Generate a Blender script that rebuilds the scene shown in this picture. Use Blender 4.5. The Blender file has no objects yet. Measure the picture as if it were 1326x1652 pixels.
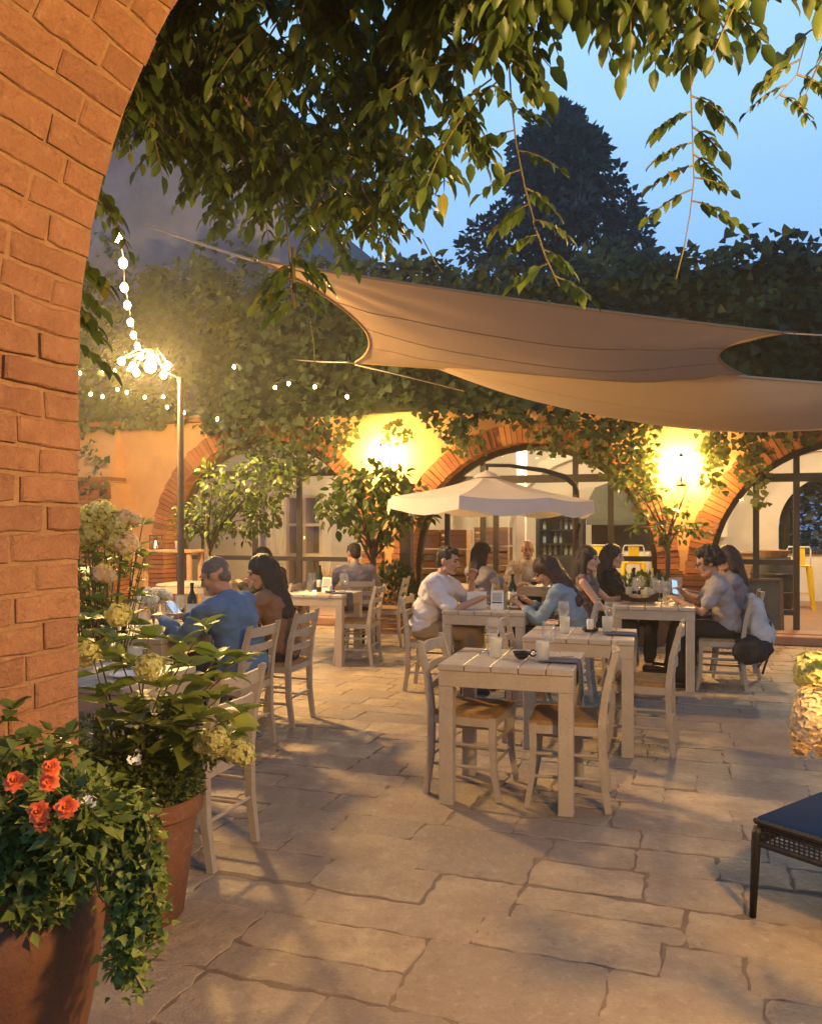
import bpy, bmesh, math, random
import numpy as np
from mathutils import Vector, Matrix, noise
R = random.Random(7)
NR = np.random.default_rng(7)
rad = math.radians
SC = bpy.context.scene
COL = SC.collection

# ------------------------------------------------------------------ camera, sky, exposure
FPX, CX, HY, EYE = 1330.0, 663.0, 845.0, 1.5       # focal length (px of the 1326x1652 photo), horizon row, eye height
cam_d = bpy.data.cameras.new('camera'); cam = bpy.data.objects.new('camera', cam_d); COL.objects.link(cam)
cam.location = (0, 0, EYE); cam.rotation_euler = (rad(90), 0, 0)
cam_d.sensor_fit = 'VERTICAL'; cam_d.sensor_height = 36; cam_d.sensor_width = 36*1326/1652
cam_d.lens = FPX/1652*36; cam_d.shift_y = (HY-826)/1652
cam_d.clip_start = 0.05; cam_d.clip_end = 900
SC.camera = cam
SC.view_settings.view_transform = 'Standard'; SC.view_settings.look = 'None'
SC.view_settings.exposure = 0.0; SC.view_settings.gamma = 1; SC.view_settings.use_curve_mapping = False
SC.cycles.use_denoising = True
SC.cycles.max_bounces = 6; SC.cycles.diffuse_bounces = 3; SC.cycles.transparent_max_bounces = 16
SC.cycles.caustics_reflective = False; SC.cycles.caustics_refractive = False
SC.cycles.sample_clamp_indirect = 4.0

world = bpy.data.worlds.new('World'); SC.world = world; world.use_nodes = True
wn, wl = world.node_tree.nodes, world.node_tree.links
bg = wn['Background']
tc = wn.new('ShaderNodeTexCoord'); sp = wn.new('ShaderNodeSeparateXYZ'); wl.new(tc.outputs['Generated'], sp.inputs[0])
rp = wn.new('ShaderNodeValToRGB'); wl.new(sp.outputs['Z'], rp.inputs[0])
e = rp.color_ramp.elements
e[0].position = 0.0; e[0].color = (.10, .20, .46, 1)
e[1].position = 1.0; e[1].color = (.07, .16, .42, 1)
for p_, c_ in ((.18, (.19, .39, .79)), (.34, (.29, .55, .91)), (.50, (.36, .64, .95)), (.68, (.11, .23, .46))):
    q = e.new(p_); q.color = c_+(1,)
nz = wn.new('ShaderNodeTexNoise'); nz.inputs['Scale'].default_value = 2.2; nz.inputs['Detail'].default_value = 4
mp = wn.new('ShaderNodeMapping'); mp.inputs['Scale'].default_value = (1, 1, 4); wl.new(tc.outputs['Generated'], mp.inputs[0]); wl.new(mp.outputs[0], nz.inputs['Vector'])
hs = wn.new('ShaderNodeHueSaturation'); wl.new(rp.outputs[0], hs.inputs['Color'])
mr = wn.new('ShaderNodeMapRange'); wl.new(nz.outputs[0], mr.inputs[0]); mr.inputs[3].default_value = .90; mr.inputs[4].default_value = 1.10
wl.new(mr.outputs[0], hs.inputs['Value']); wl.new(hs.outputs[0], bg.inputs['Color'])
SKY = 1.22
bg.inputs['Strength'].default_value = SKY

# lamp strengths (W), warm colours
WARM = (1.0, .585, .19)
LAMP = dict(sconce=350, pole=1500, portico=390, interior=320, bulb=1.6)

# ------------------------------------------------------------------ pixel helpers: photo pixel -> point of the place
def at_z(px, py, z=0.0):
    Y = (EYE-z)*FPX/(py-HY); return Vector(((px-CX)/FPX*Y, Y, z))
def at_y(px, py, Y):
    return Vector(((px-CX)/FPX*Y, Y, EYE-(py-HY)/FPX*Y))
ANG = rad(-19)
U = Vector((math.cos(ANG), math.sin(ANG), 0)); V = Vector((-math.sin(ANG), math.cos(ANG), 0)); Z = Vector((0, 0, 1))
FO = Vector((1.63, 11.5, 0))
def F(u, v, z): return FO + U*u + V*v + Z*z
def u_at(px, v):
    k = (px-CX)/FPX
    return (k*(FO.y+V.y*v)-(FO.x+V.x*v))/(U.x-k*U.y)
def z_at(py, p): return EYE-(py-HY)/FPX*p.y

# ------------------------------------------------------------------ materials
MATS = {}
def nt(name):
    m = bpy.data.materials.new(name); m.use_nodes = True
    n, l = m.node_tree.nodes, m.node_tree.links
    return m, n, l, n['Principled BSDF']
def mat(name, c, rough=.6, var=.15, scale=8, bump=.0, bscale=60, metal=0, island=0, spec=.4, c2=None, stretch=None, trans=0, sheen=0, emit=None):
    """base colour with noise mottling (toward c2), per-island variation, bump"""
    if name in MATS: return MATS[name]
    m, n, l, b = nt(name); MATS[name] = m
    b.inputs['Roughness'].default_value = rough; b.inputs['Metallic'].default_value = metal
    b.inputs['Specular IOR Level'].default_value = spec
    if sheen: b.inputs['Sheen Weight'].default_value = sheen
    c2 = c2 or tuple(x*.55 for x in c)
    t = n.new('ShaderNodeTexCoord'); vec = t.outputs['Object']
    if stretch:
        mpn = n.new('ShaderNodeMapping'); mpn.inputs['Scale'].default_value = stretch; l.new(vec, mpn.inputs[0]); vec = mpn.outputs[0]
    no = n.new('ShaderNodeTexNoise'); no.inputs['Scale'].default_value = scale; no.inputs['Detail'].default_value = 6; no.inputs['Roughness'].default_value = .65
    l.new(vec, no.inputs['Vector'])
    r = n.new('ShaderNodeMapRange'); r.inputs[1].default_value = .32; r.inputs[2].default_value = .72; r.inputs[3].default_value = 0; r.inputs[4].default_value = min(1, var*2.4)
    l.new(no.outputs[0], r.inputs[0])
    mx = n.new('ShaderNodeMix'); mx.data_type = 'RGBA'; mx.inputs[6].default_value = c+(1,); mx.inputs[7].default_value = c2+(1,)
    l.new(r.outputs[0], mx.inputs[0]); out = mx.outputs[2]
    if island:
        g = n.new('ShaderNodeNewGeometry'); h = n.new('ShaderNodeHueSaturation'); l.new(out, h.inputs['Color'])
        r2 = n.new('ShaderNodeMapRange'); r2.inputs[3].default_value = 1-island; r2.inputs[4].default_value = 1+island
        l.new(g.outputs['Random Per Island'], r2.inputs[0]); l.new(r2.outputs[0], h.inputs['Value'])
        ml = n.new('ShaderNodeMath'); ml.operation = 'MULTIPLY'; ml.inputs[1].default_value = 7.31; l.new(g.outputs['Random Per Island'], ml.inputs[0])
        fr = n.new('ShaderNodeMath'); fr.operation = 'FRACT'; l.new(ml.outputs[0], fr.inputs[0])
        r3 = n.new('ShaderNodeMapRange'); r3.inputs[3].default_value = .5-island*.05; r3.inputs[4].default_value = .5+island*.05; l.new(fr.outputs[0], r3.inputs[0]); l.new(r3.outputs[0], h.inputs['Hue'])
        out = h.outputs[0]
    l.new(out, b.inputs['Base Color'])
    if bump:
        n2 = n.new('ShaderNodeTexNoise'); n2.inputs['Scale'].default_value = bscale; n2.inputs['Detail'].default_value = 5; l.new(vec, n2.inputs['Vector'])
        bp = n.new('ShaderNodeBump'); bp.inputs['Strength'].default_value = bump; bp.inputs['Distance'].default_value = .01
        l.new(n2.outputs[0], bp.inputs['Height']); l.new(bp.outputs[0], b.inputs['Normal'])
    if emit:
        b.inputs['Emission Color'].default_value = c+(1,); b.inputs['Emission Strength'].default_value = emit
    if trans:
        tr = n.new('ShaderNodeBsdfTranslucent'); l.new(out, tr.inputs['Color']); ms = n.new('ShaderNodeMixShader'); ms.inputs[0].default_value = trans
        l.new(b.outputs[0], ms.inputs[1]); l.new(tr.outputs[0], ms.inputs[2]); l.new(ms.outputs[0], n['Material Output'].inputs[0])
    return m
def leafmat(name, c, c2, trans=.35, rough=.45, yellow=None):
    if name in MATS: return MATS[name]
    m, n, l, b = nt(name); MATS[name] = m
    g = n.new('ShaderNodeNewGeometry'); cr = n.new('ShaderNodeValToRGB'); l.new(g.outputs['Random Per Island'], cr.inputs[0])
    el = cr.color_ramp.elements; el[0].color = c+(1,); el[1].color = c2+(1,)
    mid = el.new(.6); mid.color = tuple((a*.6+d*.4) for a, d in zip(c, c2))+(1,)
    t = n.new('ShaderNodeTexCoord'); no = n.new('ShaderNodeTexNoise'); no.inputs['Scale'].default_value = 2.0; l.new(t.outputs['Object'], no.inputs['Vector'])
    h = n.new('ShaderNodeHueSaturation'); l.new(cr.outputs[0], h.inputs['Color']); r = n.new('ShaderNodeMapRange'); r.inputs[1].default_value = .3; r.inputs[2].default_value = .7; r.inputs[3].default_value = .75; r.inputs[4].default_value = 1.3
    l.new(no.outputs[0], r.inputs[0]); l.new(r.outputs[0], h.inputs['Value'])
    l.new(h.outputs[0], b.inputs['Base Color']); b.inputs['Roughness'].default_value = rough; b.inputs['Specular IOR Level'].default_value = .35
    if yellow: q = el.new(.965); q.color = c2+(1,); q = el.new(.975); q.color = yellow+(1,)
    tr = n.new('ShaderNodeBsdfTranslucent'); l.new(h.outputs[0], tr.inputs['Color'])
    ms = n.new('ShaderNodeMixShader'); ms.inputs[0].default_value = trans
    l.new(b.outputs[0], ms.inputs[1]); l.new(tr.outputs[0], ms.inputs[2]); l.new(ms.outputs[0], n['Material Output'].inputs[0])
    return m
def emitmat(name, c, s):
    if name in MATS: return MATS[name]
    m = bpy.data.materials.new(name); m.use_nodes = True; MATS[name] = m; n, l = m.node_tree.nodes, m.node_tree.links
    n.remove(n['Principled BSDF']); em = n.new('ShaderNodeEmission'); em.inputs[0].default_value = c+(1,); em.inputs[1].default_value = s
    l.new(em.outputs[0], n['Material Output'].inputs[0]); return m
def glassmat(name, tint=(.95, .97, .95), refl=1.0, haze=0):
    """thin glass: see-through with fresnel reflections (and an optional milky share)"""
    if name in MATS: return MATS[name]
    m = bpy.data.materials.new(name); m.use_nodes = True; MATS[name] = m; n, l = m.node_tree.nodes, m.node_tree.links
    n.remove(n['Principled BSDF']); t = n.new('ShaderNodeBsdfTransparent'); t.inputs[0].default_value = tint+(1,)
    g = n.new('ShaderNodeBsdfGlossy'); g.inputs['Roughness'].default_value = .03
    lw = n.new('ShaderNodeLayerWeight'); lw.inputs[0].default_value = .35; ml = n.new('ShaderNodeMath'); ml.operation = 'MULTIPLY'; ml.inputs[1].default_value = refl*.8
    l.new(lw.outputs['Facing'], ml.inputs[0]); ad = n.new('ShaderNodeMath'); ad.operation = 'ADD'; ad.inputs[1].default_value = .04; l.new(ml.outputs[0], ad.inputs[0])
    ms = n.new('ShaderNodeMixShader'); l.new(ad.outputs[0], ms.inputs[0]); l.new(t.outputs[0], ms.inputs[1]); l.new(g.outputs[0], ms.inputs[2]); o = ms.outputs[0]
    if haze:
        d = n.new('ShaderNodeBsdfTranslucent'); d.inputs[0].default_value = (.9, .9, .86, 1); d2 = n.new('ShaderNodeBsdfDiffuse'); d2.inputs[0].default_value = (.85, .85, .8, 1)
        ma = n.new('ShaderNodeMixShader'); l.new(d.outputs[0], ma.inputs[1]); l.new(d2.outputs[0], ma.inputs[2])
        mb = n.new('ShaderNodeMixShader'); mb.inputs[0].default_value = haze; l.new(o, mb.inputs[1]); l.new(ma.outputs[0], mb.inputs[2]); o = mb.outputs[0]
    l.new(o, n['Material Output'].inputs[0]); return m

# ------------------------------------------------------------------ mesh builder
class MB:
    def __init__(s): s.v = []; s.f = []; s.m = []; s.mi = 0
    def add(s, vs, fs):
        o = len(s.v); s.v += [tuple(p) for p in vs]; s.f += [tuple(i+o for i in f) for f in fs]; s.m += [s.mi]*len(fs)
    def box(s, c, size, rot=None, bev=0):
        x, y, z = (k/2 for k in size); c = Vector(c)
        if bev > 0:
            b = min(bev, x*.9, y*.9, z*.9); vs = []; 
            bm = bmesh.new(); bmesh.ops.create_cube(bm, size=1)
            for q in bm.verts: q.co = Vector((q.co.x*2*x, q.co.y*2*y, q.co.z*2*z))
            bmesh.ops.bevel(bm, geom=bm.edges[:], offset=b, segments=1, affect='EDGES')
            bm.verts.index_update(); vs = [q.co.copy() for q in bm.verts]; fs = [[q.index for q in f.verts] for f in bm.faces]; bm.free()
        else:
            vs = [Vector((sx*x, sy*y, sz*z)) for sz in (-1, 1) for sy in (-1, 1) for sx in (-1, 1)]
            fs = [(0, 2, 3, 1), (4, 5, 7, 6), (0, 1, 5, 4), (2, 6, 7, 3), (0, 4, 6, 2), (1, 3, 7, 5)]
        if rot is not None: vs = [rot @ q for q in vs]
        s.add([c+q for q in vs], fs)
    def beam(s, a, b, w, h, up=Z, w2=None, h2=None):
        """rectangular bar from a to b"""
        a, b = Vector(a), Vector(b); d = (b-a).normalized(); x = d.cross(up)
        if x.length < 1e-4: x = d.cross(Vector((0, 1, 0)))
        x.normalize(); y = x.cross(d); w2 = w2 or w; h2 = h2 or h
        vs = [a-x*w/2-y*h/2, a+x*w/2-y*h/2, a+x*w/2+y*h/2, a-x*w/2+y*h/2, b-x*w2/2-y*h2/2, b+x*w2/2-y*h2/2, b+x*w2/2+y*h2/2, b-x*w2/2+y*h2/2]
        s.add(vs, [(3, 2, 1, 0), (4, 5, 6, 7), (0, 1, 5, 4), (1, 2, 6, 5), (2, 3, 7, 6), (3, 0, 4, 7)])
    def tube(s, pts, r, seg=8, cap=True):
        pts = [Vector(p) for p in pts]; n = len(pts); rs = r if isinstance(r, (list, tuple)) else [r]*n
        vs = []; px = None
        for i, p in enumerate(pts):
            d = (pts[min(i+1, n-1)]-pts[max(i-1, 0)]).normalized()
            if px is None: px = d.orthogonal().normalized()
            px = (px-d*px.dot(d)); px = px.normalized() if px.length > 1e-5 else d.orthogonal().normalized(); py = d.cross(px)
            vs += [p+(px*math.cos(2*math.pi*k/seg)+py*math.sin(2*math.pi*k/seg))*rs[i] for k in range(seg)]
        fs = [(i*seg+k, i*seg+(k+1) % seg, (i+1)*seg+(k+1) % seg, (i+1)*seg+k) for i in range(n-1) for k in range(seg)]
        if cap: fs += [tuple(range(seg-1, -1, -1)), tuple(range((n-1)*seg, n*seg))]
        s.add(vs, fs)
    def lathe(s, prof, c=(0, 0, 0), seg=20, cap=(True, True)):
        c = Vector(c); n = len(prof)
        vs = [c+Vector((r*math.cos(2*math.pi*k/seg), r*math.sin(2*math.pi*k/seg), z)) for r, z in prof for k in range(seg)]
        fs = [(i*seg+k, i*seg+(k+1) % seg, (i+1)*seg+(k+1) % seg, (i+1)*seg+k) for i in range(n-1) for k in range(seg)]
        if cap[0]: fs.append(tuple(range(seg-1, -1, -1)))
        if cap[1]: fs.append(tuple(range((n-1)*seg, n*seg)))
        s.add(vs, fs)
    def blob(s, c, r, rot=None, seg=12, rings=8):
        c = Vector(c); r = (r, r, r) if not hasattr(r, '__len__') else r; vs = []
        for i in range(1, rings):
            a = math.pi*i/rings
            for k in range(seg):
                b = 2*math.pi*k/seg; vs.append(Vector((r[0]*math.sin(a)*math.cos(b), r[1]*math.sin(a)*math.sin(b), r[2]*math.cos(a))))
        t = len(vs); vs += [Vector((0, 0, r[2])), Vector((0, 0, -r[2]))]
        if rot is not None: vs = [rot @ q for q in vs]
        fs = [(i*seg+k, (i+1)*seg+k, (i+1)*seg+(k+1) % seg, i*seg+(k+1) % seg) for i in range(rings-2) for k in range(seg)]
        fs += [(t, k, (k+1) % seg) for k in range(seg)] + [(t+1, (rings-2)*seg+(k+1) % seg, (rings-2)*seg+k) for k in range(seg)]
        s.add([c+q for q in vs], fs)
    def caps(s, a, b, r0, r1, seg=10):
        """round cone"""
        a, b = Vector(a), Vector(b); d = b-a; L = d.length
        d = d.normalized() if L > 1e-6 else Vector((0, 0, 1))
        pts, rs = [], []
        for k in range(1, 4): t = math.pi/2*k/4; pts.append(a-d*r0*math.cos(t)); rs.append(r0*math.sin(t))
        pts.append(a); rs.append(r0); pts.append(b); rs.append(r1)
        for k in range(3, 0, -1): t = math.pi/2*k/4; pts.append(b+d*r1*math.cos(t)); rs.append(r1*math.sin(t))
        s.tube(pts, rs, seg)
    def mesh(s, name, smooth=False):
        me = bpy.data.meshes.new(name); me.from_pydata(s.v, [], s.f)
        if any(s.m): me.polygons.foreach_set('material_index', s.m)
        if smooth: me.polygons.foreach_set('use_smooth', [True]*len(s.f))
        me.update(); return me
    def build(s, name, mats, parent=None, smooth=False, loc=None, auto=None):
        me = s.mesh(name, smooth or auto is not None)
        for m in (mats if isinstance(mats, (list, tuple)) else [mats]): me.materials.append(m)
        if auto is not None: me.set_sharp_from_angle(angle=rad(auto))
        return link(name, me, parent, loc)
def link(name, me, parent=None, loc=None):
    o = bpy.data.objects.new(name, me); COL.objects.link(o)
    if parent is not None: o.parent = parent
    if loc is not None: o.location = loc
    return o
def tag(o, label=None, cat=None, group=None, kind=None):
    if label: o['label'] = label
    if cat: o['category'] = cat
    if group: o['group'] = group
    if kind: o['kind'] = kind
    return o
def thing(name, label, cat, loc=(0, 0, 0), rz=0, group=None):
    o = bpy.data.objects.new(name, None); COL.objects.link(o); o.empty_display_size = .1
    o.location = loc; o.rotation_euler = (0, 0, rz); return tag(o, label, cat, group)
def dup(root, loc, rz, label=None, group=None, scale=None):
    """a copy of a thing, its parts and their sub-parts"""
    r = root.copy(); COL.objects.link(r); r.location = loc; r.rotation_euler = (0, 0, rz)
    if label: r['label'] = label
    if group: r['group'] = group
    if scale: r.scale = (scale,)*3
    def kids(src, dst):
        for ch in list(src.children):
            c = ch.copy(); COL.objects.link(c); c.parent = dst; kids(ch, c)
    kids(root, r); return r
def slab(M, poly, o, ex, ey, n, depth, bev):
    """one stone/brick: 2-D outline placed in a frame, top face with a worn edge"""
    k = len(poly); cx = sum(p[0] for p in poly)/k; cy = sum(p[1] for p in poly)/k; vs = []
    for (x, y) in poly: vs.append(o+ex*x+ey*y-n*depth)
    for (x, y) in poly: vs.append(o+ex*x+ey*y-n*bev)
    for (x, y) in poly:
        d = math.hypot(x-cx, y-cy) or 1; t = max(0, 1-bev*1.4/d); vs.append(o+ex*(cx+(x-cx)*t)+ey*(cy+(y-cy)*t))
    fs = [(i, (i+1) % k, k+(i+1) % k, k+i) for i in range(k)]+[(k+i, k+(i+1) % k, 2*k+(i+1) % k, 2*k+i) for i in range(k)]+[tuple(range(2*k, 3*k))]
    M.add(vs, fs)
def rough_rect(x0, y0, x1, y1, step, amp, rnd=R):
    pts = []
    cs = [(x0, y0), (x1, y0), (x1, y1), (x0, y1)]
    for i in range(4):
        (ax, ay), (bx, by) = cs[i], cs[(i+1) % 4]; L = math.hypot(bx-ax, by-ay); m = max(1, int(L/step))
        for k in range(m):
            t = k/m; cut = amp*rnd.uniform(-.2, .9) if k == 0 else 0
            qx, qy = ax+(bx-ax)*t+rnd.uniform(-amp, amp), ay+(by-ay)*t+rnd.uniform(-amp, amp)
            if k == 0: qx += cut*(1 if ax == x0 else -1); qy += cut*(1 if ay == y0 else -1)
            pts.append((qx, qy))
    return pts

# ------------------------------------------------------------------ leaves (numpy)
def frames(dirs, ups):
    d = dirs/np.linalg.norm(dirs, axis=1, keepdims=True); x = np.cross(d, ups); ln = np.linalg.norm(x, axis=1, keepdims=True)
    x = np.where(ln < 1e-3, np.array([[1., 0, 0]]), x/np.maximum(ln, 1e-6)); n = np.cross(x, d); return d, x, n
LEAF_S = (np.array([[0, 0, 0], [-.5, .38, .10], [.5, .38, .10], [0, .42, 0], [0, 1, -.08]]), [(0, 2, 3), (0, 3, 1), (1, 3, 4), (3, 2, 4)])
LEAF_L = (np.array([[0, 0, 0], [-.42, .22, .10], [.42, .22, .10], [0, .25, 0], [-.48, .50, .08], [.48, .50, .08], [0, .52, -.02], [-.26, .80, .0], [.26, .80, .0], [0, .8, -.06], [0, 1, -.16]]),
          [(0, 2, 3), (0, 3, 1), (1, 3, 6, 4), (3, 2, 5, 6), (4, 6, 9, 7), (6, 5, 8, 9), (7, 9, 10), (9, 8, 10)])
IVY = (np.array([[0, 0, 0], [-.55, .15, .05], [-.42, .5, .10], [0, .45, 0], [.42, .5, .10], [.55, .15, .05], [0, 1, -.1]]), [(0, 3, 2, 1), (0, 5, 4, 3), (2, 3, 6), (3, 4, 6)])
def leaf_arrays(pos, dirs, size, width=.55, shape=LEAF_S, ups=None, roll=.6):
    N = len(pos)
    if ups is None: ups = np.tile([[0., 0, 1]], (N, 1))
    ups = ups+NR.normal(0, roll, (N, 3)); d, x, n = frames(dirs, ups)
    T, fs = shape; size = np.broadcast_to(np.asarray(size, float), (N,))[:, None, None]
    vs = pos[:, None, :]+size*(x[:, None, :]*(T[:, 0]*width*2)[None, :, None]+d[:, None, :]*T[:, 1][None, :, None]+n[:, None, :]*T[:, 2][None, :, None])
    k = len(T); out = []
    for f in fs: out.append((np.arange(N)[:, None]*k+np.array(f)[None, :]))
    return vs.reshape(-1, 3), out
class LB:
    """collects leaves into one mesh"""
    def __init__(s): s.vs = []; s.fs = []; s.n = 0; s.mi = []
    def add(s, arr, mi=0):
        vs, fs = arr; s.vs.append(vs)
        for f in fs: s.fs.append(f+s.n); s.mi.append(mi)
        s.n += len(vs)
    def leaves(s, pos, dirs, size, width=.55, shape=LEAF_S, ups=None, roll=.6, mi=0):
        if len(pos): s.add(leaf_arrays(np.asarray(pos, float), np.asarray(dirs, float), size, width, shape, ups, roll), mi)
    def mb(s, M, mi=0):
        o = s.n; s.vs.append(np.array([tuple(p) for p in M.v])); s.n += len(M.v)
        by = {}
        for f in M.f: by.setdefault(len(f), []).append(f)
        for k, a in by.items(): s.fs.append(np.array(a)+o); s.mi.append(mi)
    def build(s, name, mats, parent=None):
        me = bpy.data.meshes.new(name); V_ = np.concatenate(s.vs).astype(np.float32)
        me.vertices.add(len(V_)); me.vertices.foreach_set('co', V_.ravel())
        loops = np.concatenate([f.ravel() for f in s.fs]).astype(np.int32)
        tot = np.concatenate([np.full(len(f), f.shape[1]) for f in s.fs]).astype(np.int32)
        mi = np.concatenate([np.full(len(f), i) for f, i in zip(s.fs, s.mi)]).astype(np.int32)
        st = np.concatenate([[0], np.cumsum(tot)[:-1]]).astype(np.int32)
        me.loops.add(len(loops)); me.loops.foreach_set('vertex_index', loops)
        me.polygons.add(len(tot)); me.polygons.foreach_set('loop_start', st); me.polygons.foreach_set('material_index', mi)
        me.update(calc_edges=True); me.validate()
        for m in (mats if isinstance(mats, (list, tuple)) else [mats]): me.materials.append(m)
        return link(name, me, parent)
def remesh(M, voxel, smooth=3, disp=None):
    ob = bpy.data.objects.new('tmp', M.mesh('tmp')); COL.objects.link(ob)
    md = ob.modifiers.new('r', 'REMESH'); md.mode = 'VOXEL'; md.voxel_size = voxel; md.use_smooth_shade = True
    if smooth: ms = ob.modifiers.new('s', 'SMOOTH'); ms.iterations = smooth; ms.factor = .5
    me = bpy.data.meshes.new_from_object(ob.evaluated_get(bpy.context.evaluated_depsgraph_get()))
    old = ob.data; bpy.data.objects.remove(ob); bpy.data.meshes.remove(old)
    if disp:
        amp, fr, st = disp; nrm = [v.normal.copy() for v in me.vertices]
        for v, q in zip(me.vertices, nrm):
            p = Vector((v.co.x*fr*st[0], v.co.y*fr*st[1], v.co.z*fr*st[2])); v.co += q*amp*(noise.noise(p)+.5*noise.noise(p*2.3)+(.55 if amp > .015 else 0))
    me.polygons.foreach_set('use_smooth', [True]*len(me.polygons)); me.update(); return me
def inworld(o):
    o.matrix_parent_inverse = o.parent.matrix_basis.inverted(); return o
def arched_wall(M, fr, u0, u1, ztop, arches, v0, v1, zbase=0.0, n=28):
    """wall between v0 (front) and v1 (back) with arched openings (uc, zc, r, sill)"""
    us = {u0, u1}
    for uc, zc, r, sill in arches:
        for k in range(n+1): us.add(min(u1, max(u0, uc-r*math.cos(math.pi*k/n))))
    us = sorted(us)
    def q(*p): M.add([fr(*a) for a in p], [tuple(range(len(p)))])
    for a, b in zip(us, us[1:]):
        if b-a < 1e-6: continue
        m = (a+b)/2; hit = None
        for A in arches:
            if abs(m-A[0]) < A[2]: hit = A
        def zl(u): return hit[1]+math.sqrt(max(0, hit[2]**2-(u-hit[0])**2)) if hit else zbase
        za, zb = zl(a), zl(b)
        q((a, v0, za), (b, v0, zb), (b, v0, ztop), (a, v0, ztop)); q((b, v1, zb), (a, v1, za), (a, v1, ztop), (b, v1, ztop))
        q((a, v0, ztop), (b, v0, ztop), (b, v1, ztop), (a, v1, ztop))
        if hit:
            q((b, v0, zb), (a, v0, za), (a, v1, za), (b, v1, zb))
            if hit[3] > zbase:
                s = hit[3]; q((a, v0, zbase), (b, v0, zbase), (b, v0, s), (a, v0, s)); q((b, v1, zbase), (a, v1, zbase), (a, v1, s), (b, v1, s)); q((a, v0, s), (b, v0, s), (b, v1, s), (a, v1, s))
    for uc, zc, r, sill in arches:
        for sg in (-1, 1):
            u = uc+sg*r; q((u, v0, max(sill, zbase)), (u, v1, max(sill, zbase)), (u, v1, zc), (u, v0, zc))

# ================================================================== GROUND
stone_m = mat('flagstone', (.40, .29, .195), rough=.58, var=.36, scale=4, bump=.8, bscale=22, island=.20, c2=(.23, .165, .11), spec=.35)
def worn_mat(name, a0, a1, dk, tint, pale, pitc, dist=.018, k=1.0, r0=.42, r1=.75):
    """worn stone / brick: tone per piece, stains, pale scuffs, pits"""
    m, n, l, b = nt(name); t = n.new('ShaderNodeTexCoord'); v_ = t.outputs['Object']
    def noi(s, d, r=.6):
        q = n.new('ShaderNodeTexNoise'); q.inputs['Scale'].default_value = s; q.inputs['Detail'].default_value = d; q.inputs['Roughness'].default_value = r; l.new(v_, q.inputs['Vector']); return q.outputs[0]
    def rng(x, a, c, e_, f):
        q = n.new('ShaderNodeMapRange'); l.new(x, q.inputs[0]); q.inputs[1].default_value = a; q.inputs[2].default_value = c; q.inputs[3].default_value = e_; q.inputs[4].default_value = f; return q.outputs[0]
    def mix(f, a, c, mode='MIX'):
        q = n.new('ShaderNodeMix'); q.data_type = 'RGBA'; q.blend_type = mode; (l.new(f, q.inputs[0]) if not isinstance(f, float) else None)
        if isinstance(f, float): q.inputs[0].default_value = f
        for i, x in ((6, a), (7, c)):
            if isinstance(x, tuple): q.inputs[i].default_value = x+(1,)
            else: l.new(x, q.inputs[i])
        return q.outputs[2]
    big, mid, fine, pit = noi(.9*k, 4), noi(3.6*k, 8, .7), noi(24*k**.5, 6, .7), noi(70*k**.5, 3)
    g = n.new('ShaderNodeNewGeometry'); ri = g.outputs['Random Per Island']
    c = mix(ri, a0, a1); c = mix(rng(mid, .35, .68, 0, .85), c, dk); c = mix(rng(big, .35, .7, 0, .55), c, tint)
    c = mix(rng(fine, .54, .74, 0, .42), c, pale); c = mix(rng(noi(9*k, 5, .75), .57, .66, 0, .5), c, dk); c = mix(rng(pit, .60, .75, 0, .6), c, pitc)
    l.new(c, b.inputs['Base Color']); l.new(rng(mid, .3, .7, r0, r1), b.inputs['Roughness']); b.inputs['Specular IOR Level'].default_value = .4
    ad = n.new('ShaderNodeMath'); ad.operation = 'MULTIPLY_ADD'; l.new(fine, ad.inputs[0]); ad.inputs[1].default_value = .35; l.new(mid, ad.inputs[2])
    a2 = n.new('ShaderNodeMath'); a2.operation = 'MULTIPLY_ADD'; l.new(pit, a2.inputs[0]); a2.inputs[1].default_value = .10; l.new(ad.outputs[0], a2.inputs[2])
    bp = n.new('ShaderNodeBump'); bp.inputs['Strength'].default_value = 1; bp.inputs['Distance'].default_value = dist; l.new(a2.outputs[0], bp.inputs['Height']); l.new(bp.outputs[0], b.inputs['Normal']); return m
stone_m = worn_mat('flagstone_worn', (.25, .205, .165), (.52, .40, .25), (.21, .155, .115), (.43, .31, .17), (.62, .51, .36), (.13, .095, .065), .026)
joint_m = mat('joint_earth', (.24, .175, .115), rough=.95, var=.3, scale=14, bump=.6, bscale=70)
gM = MB(); gM.mi = 1
gM.add([(-60, -20, -.022), (60, -20, -.022), (60, 120, -.022), (-60, 120, -.022)], [(0, 1, 2, 3)])
gM.add([F(-10, -14, -.0035), F(10, -14, -.0035), F(10, -.02, -.0035), F(-10, -.02, -.0035)], [(0, 1, 2, 3)]); gM.mi = 0
v = -13.2; row = 0
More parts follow.
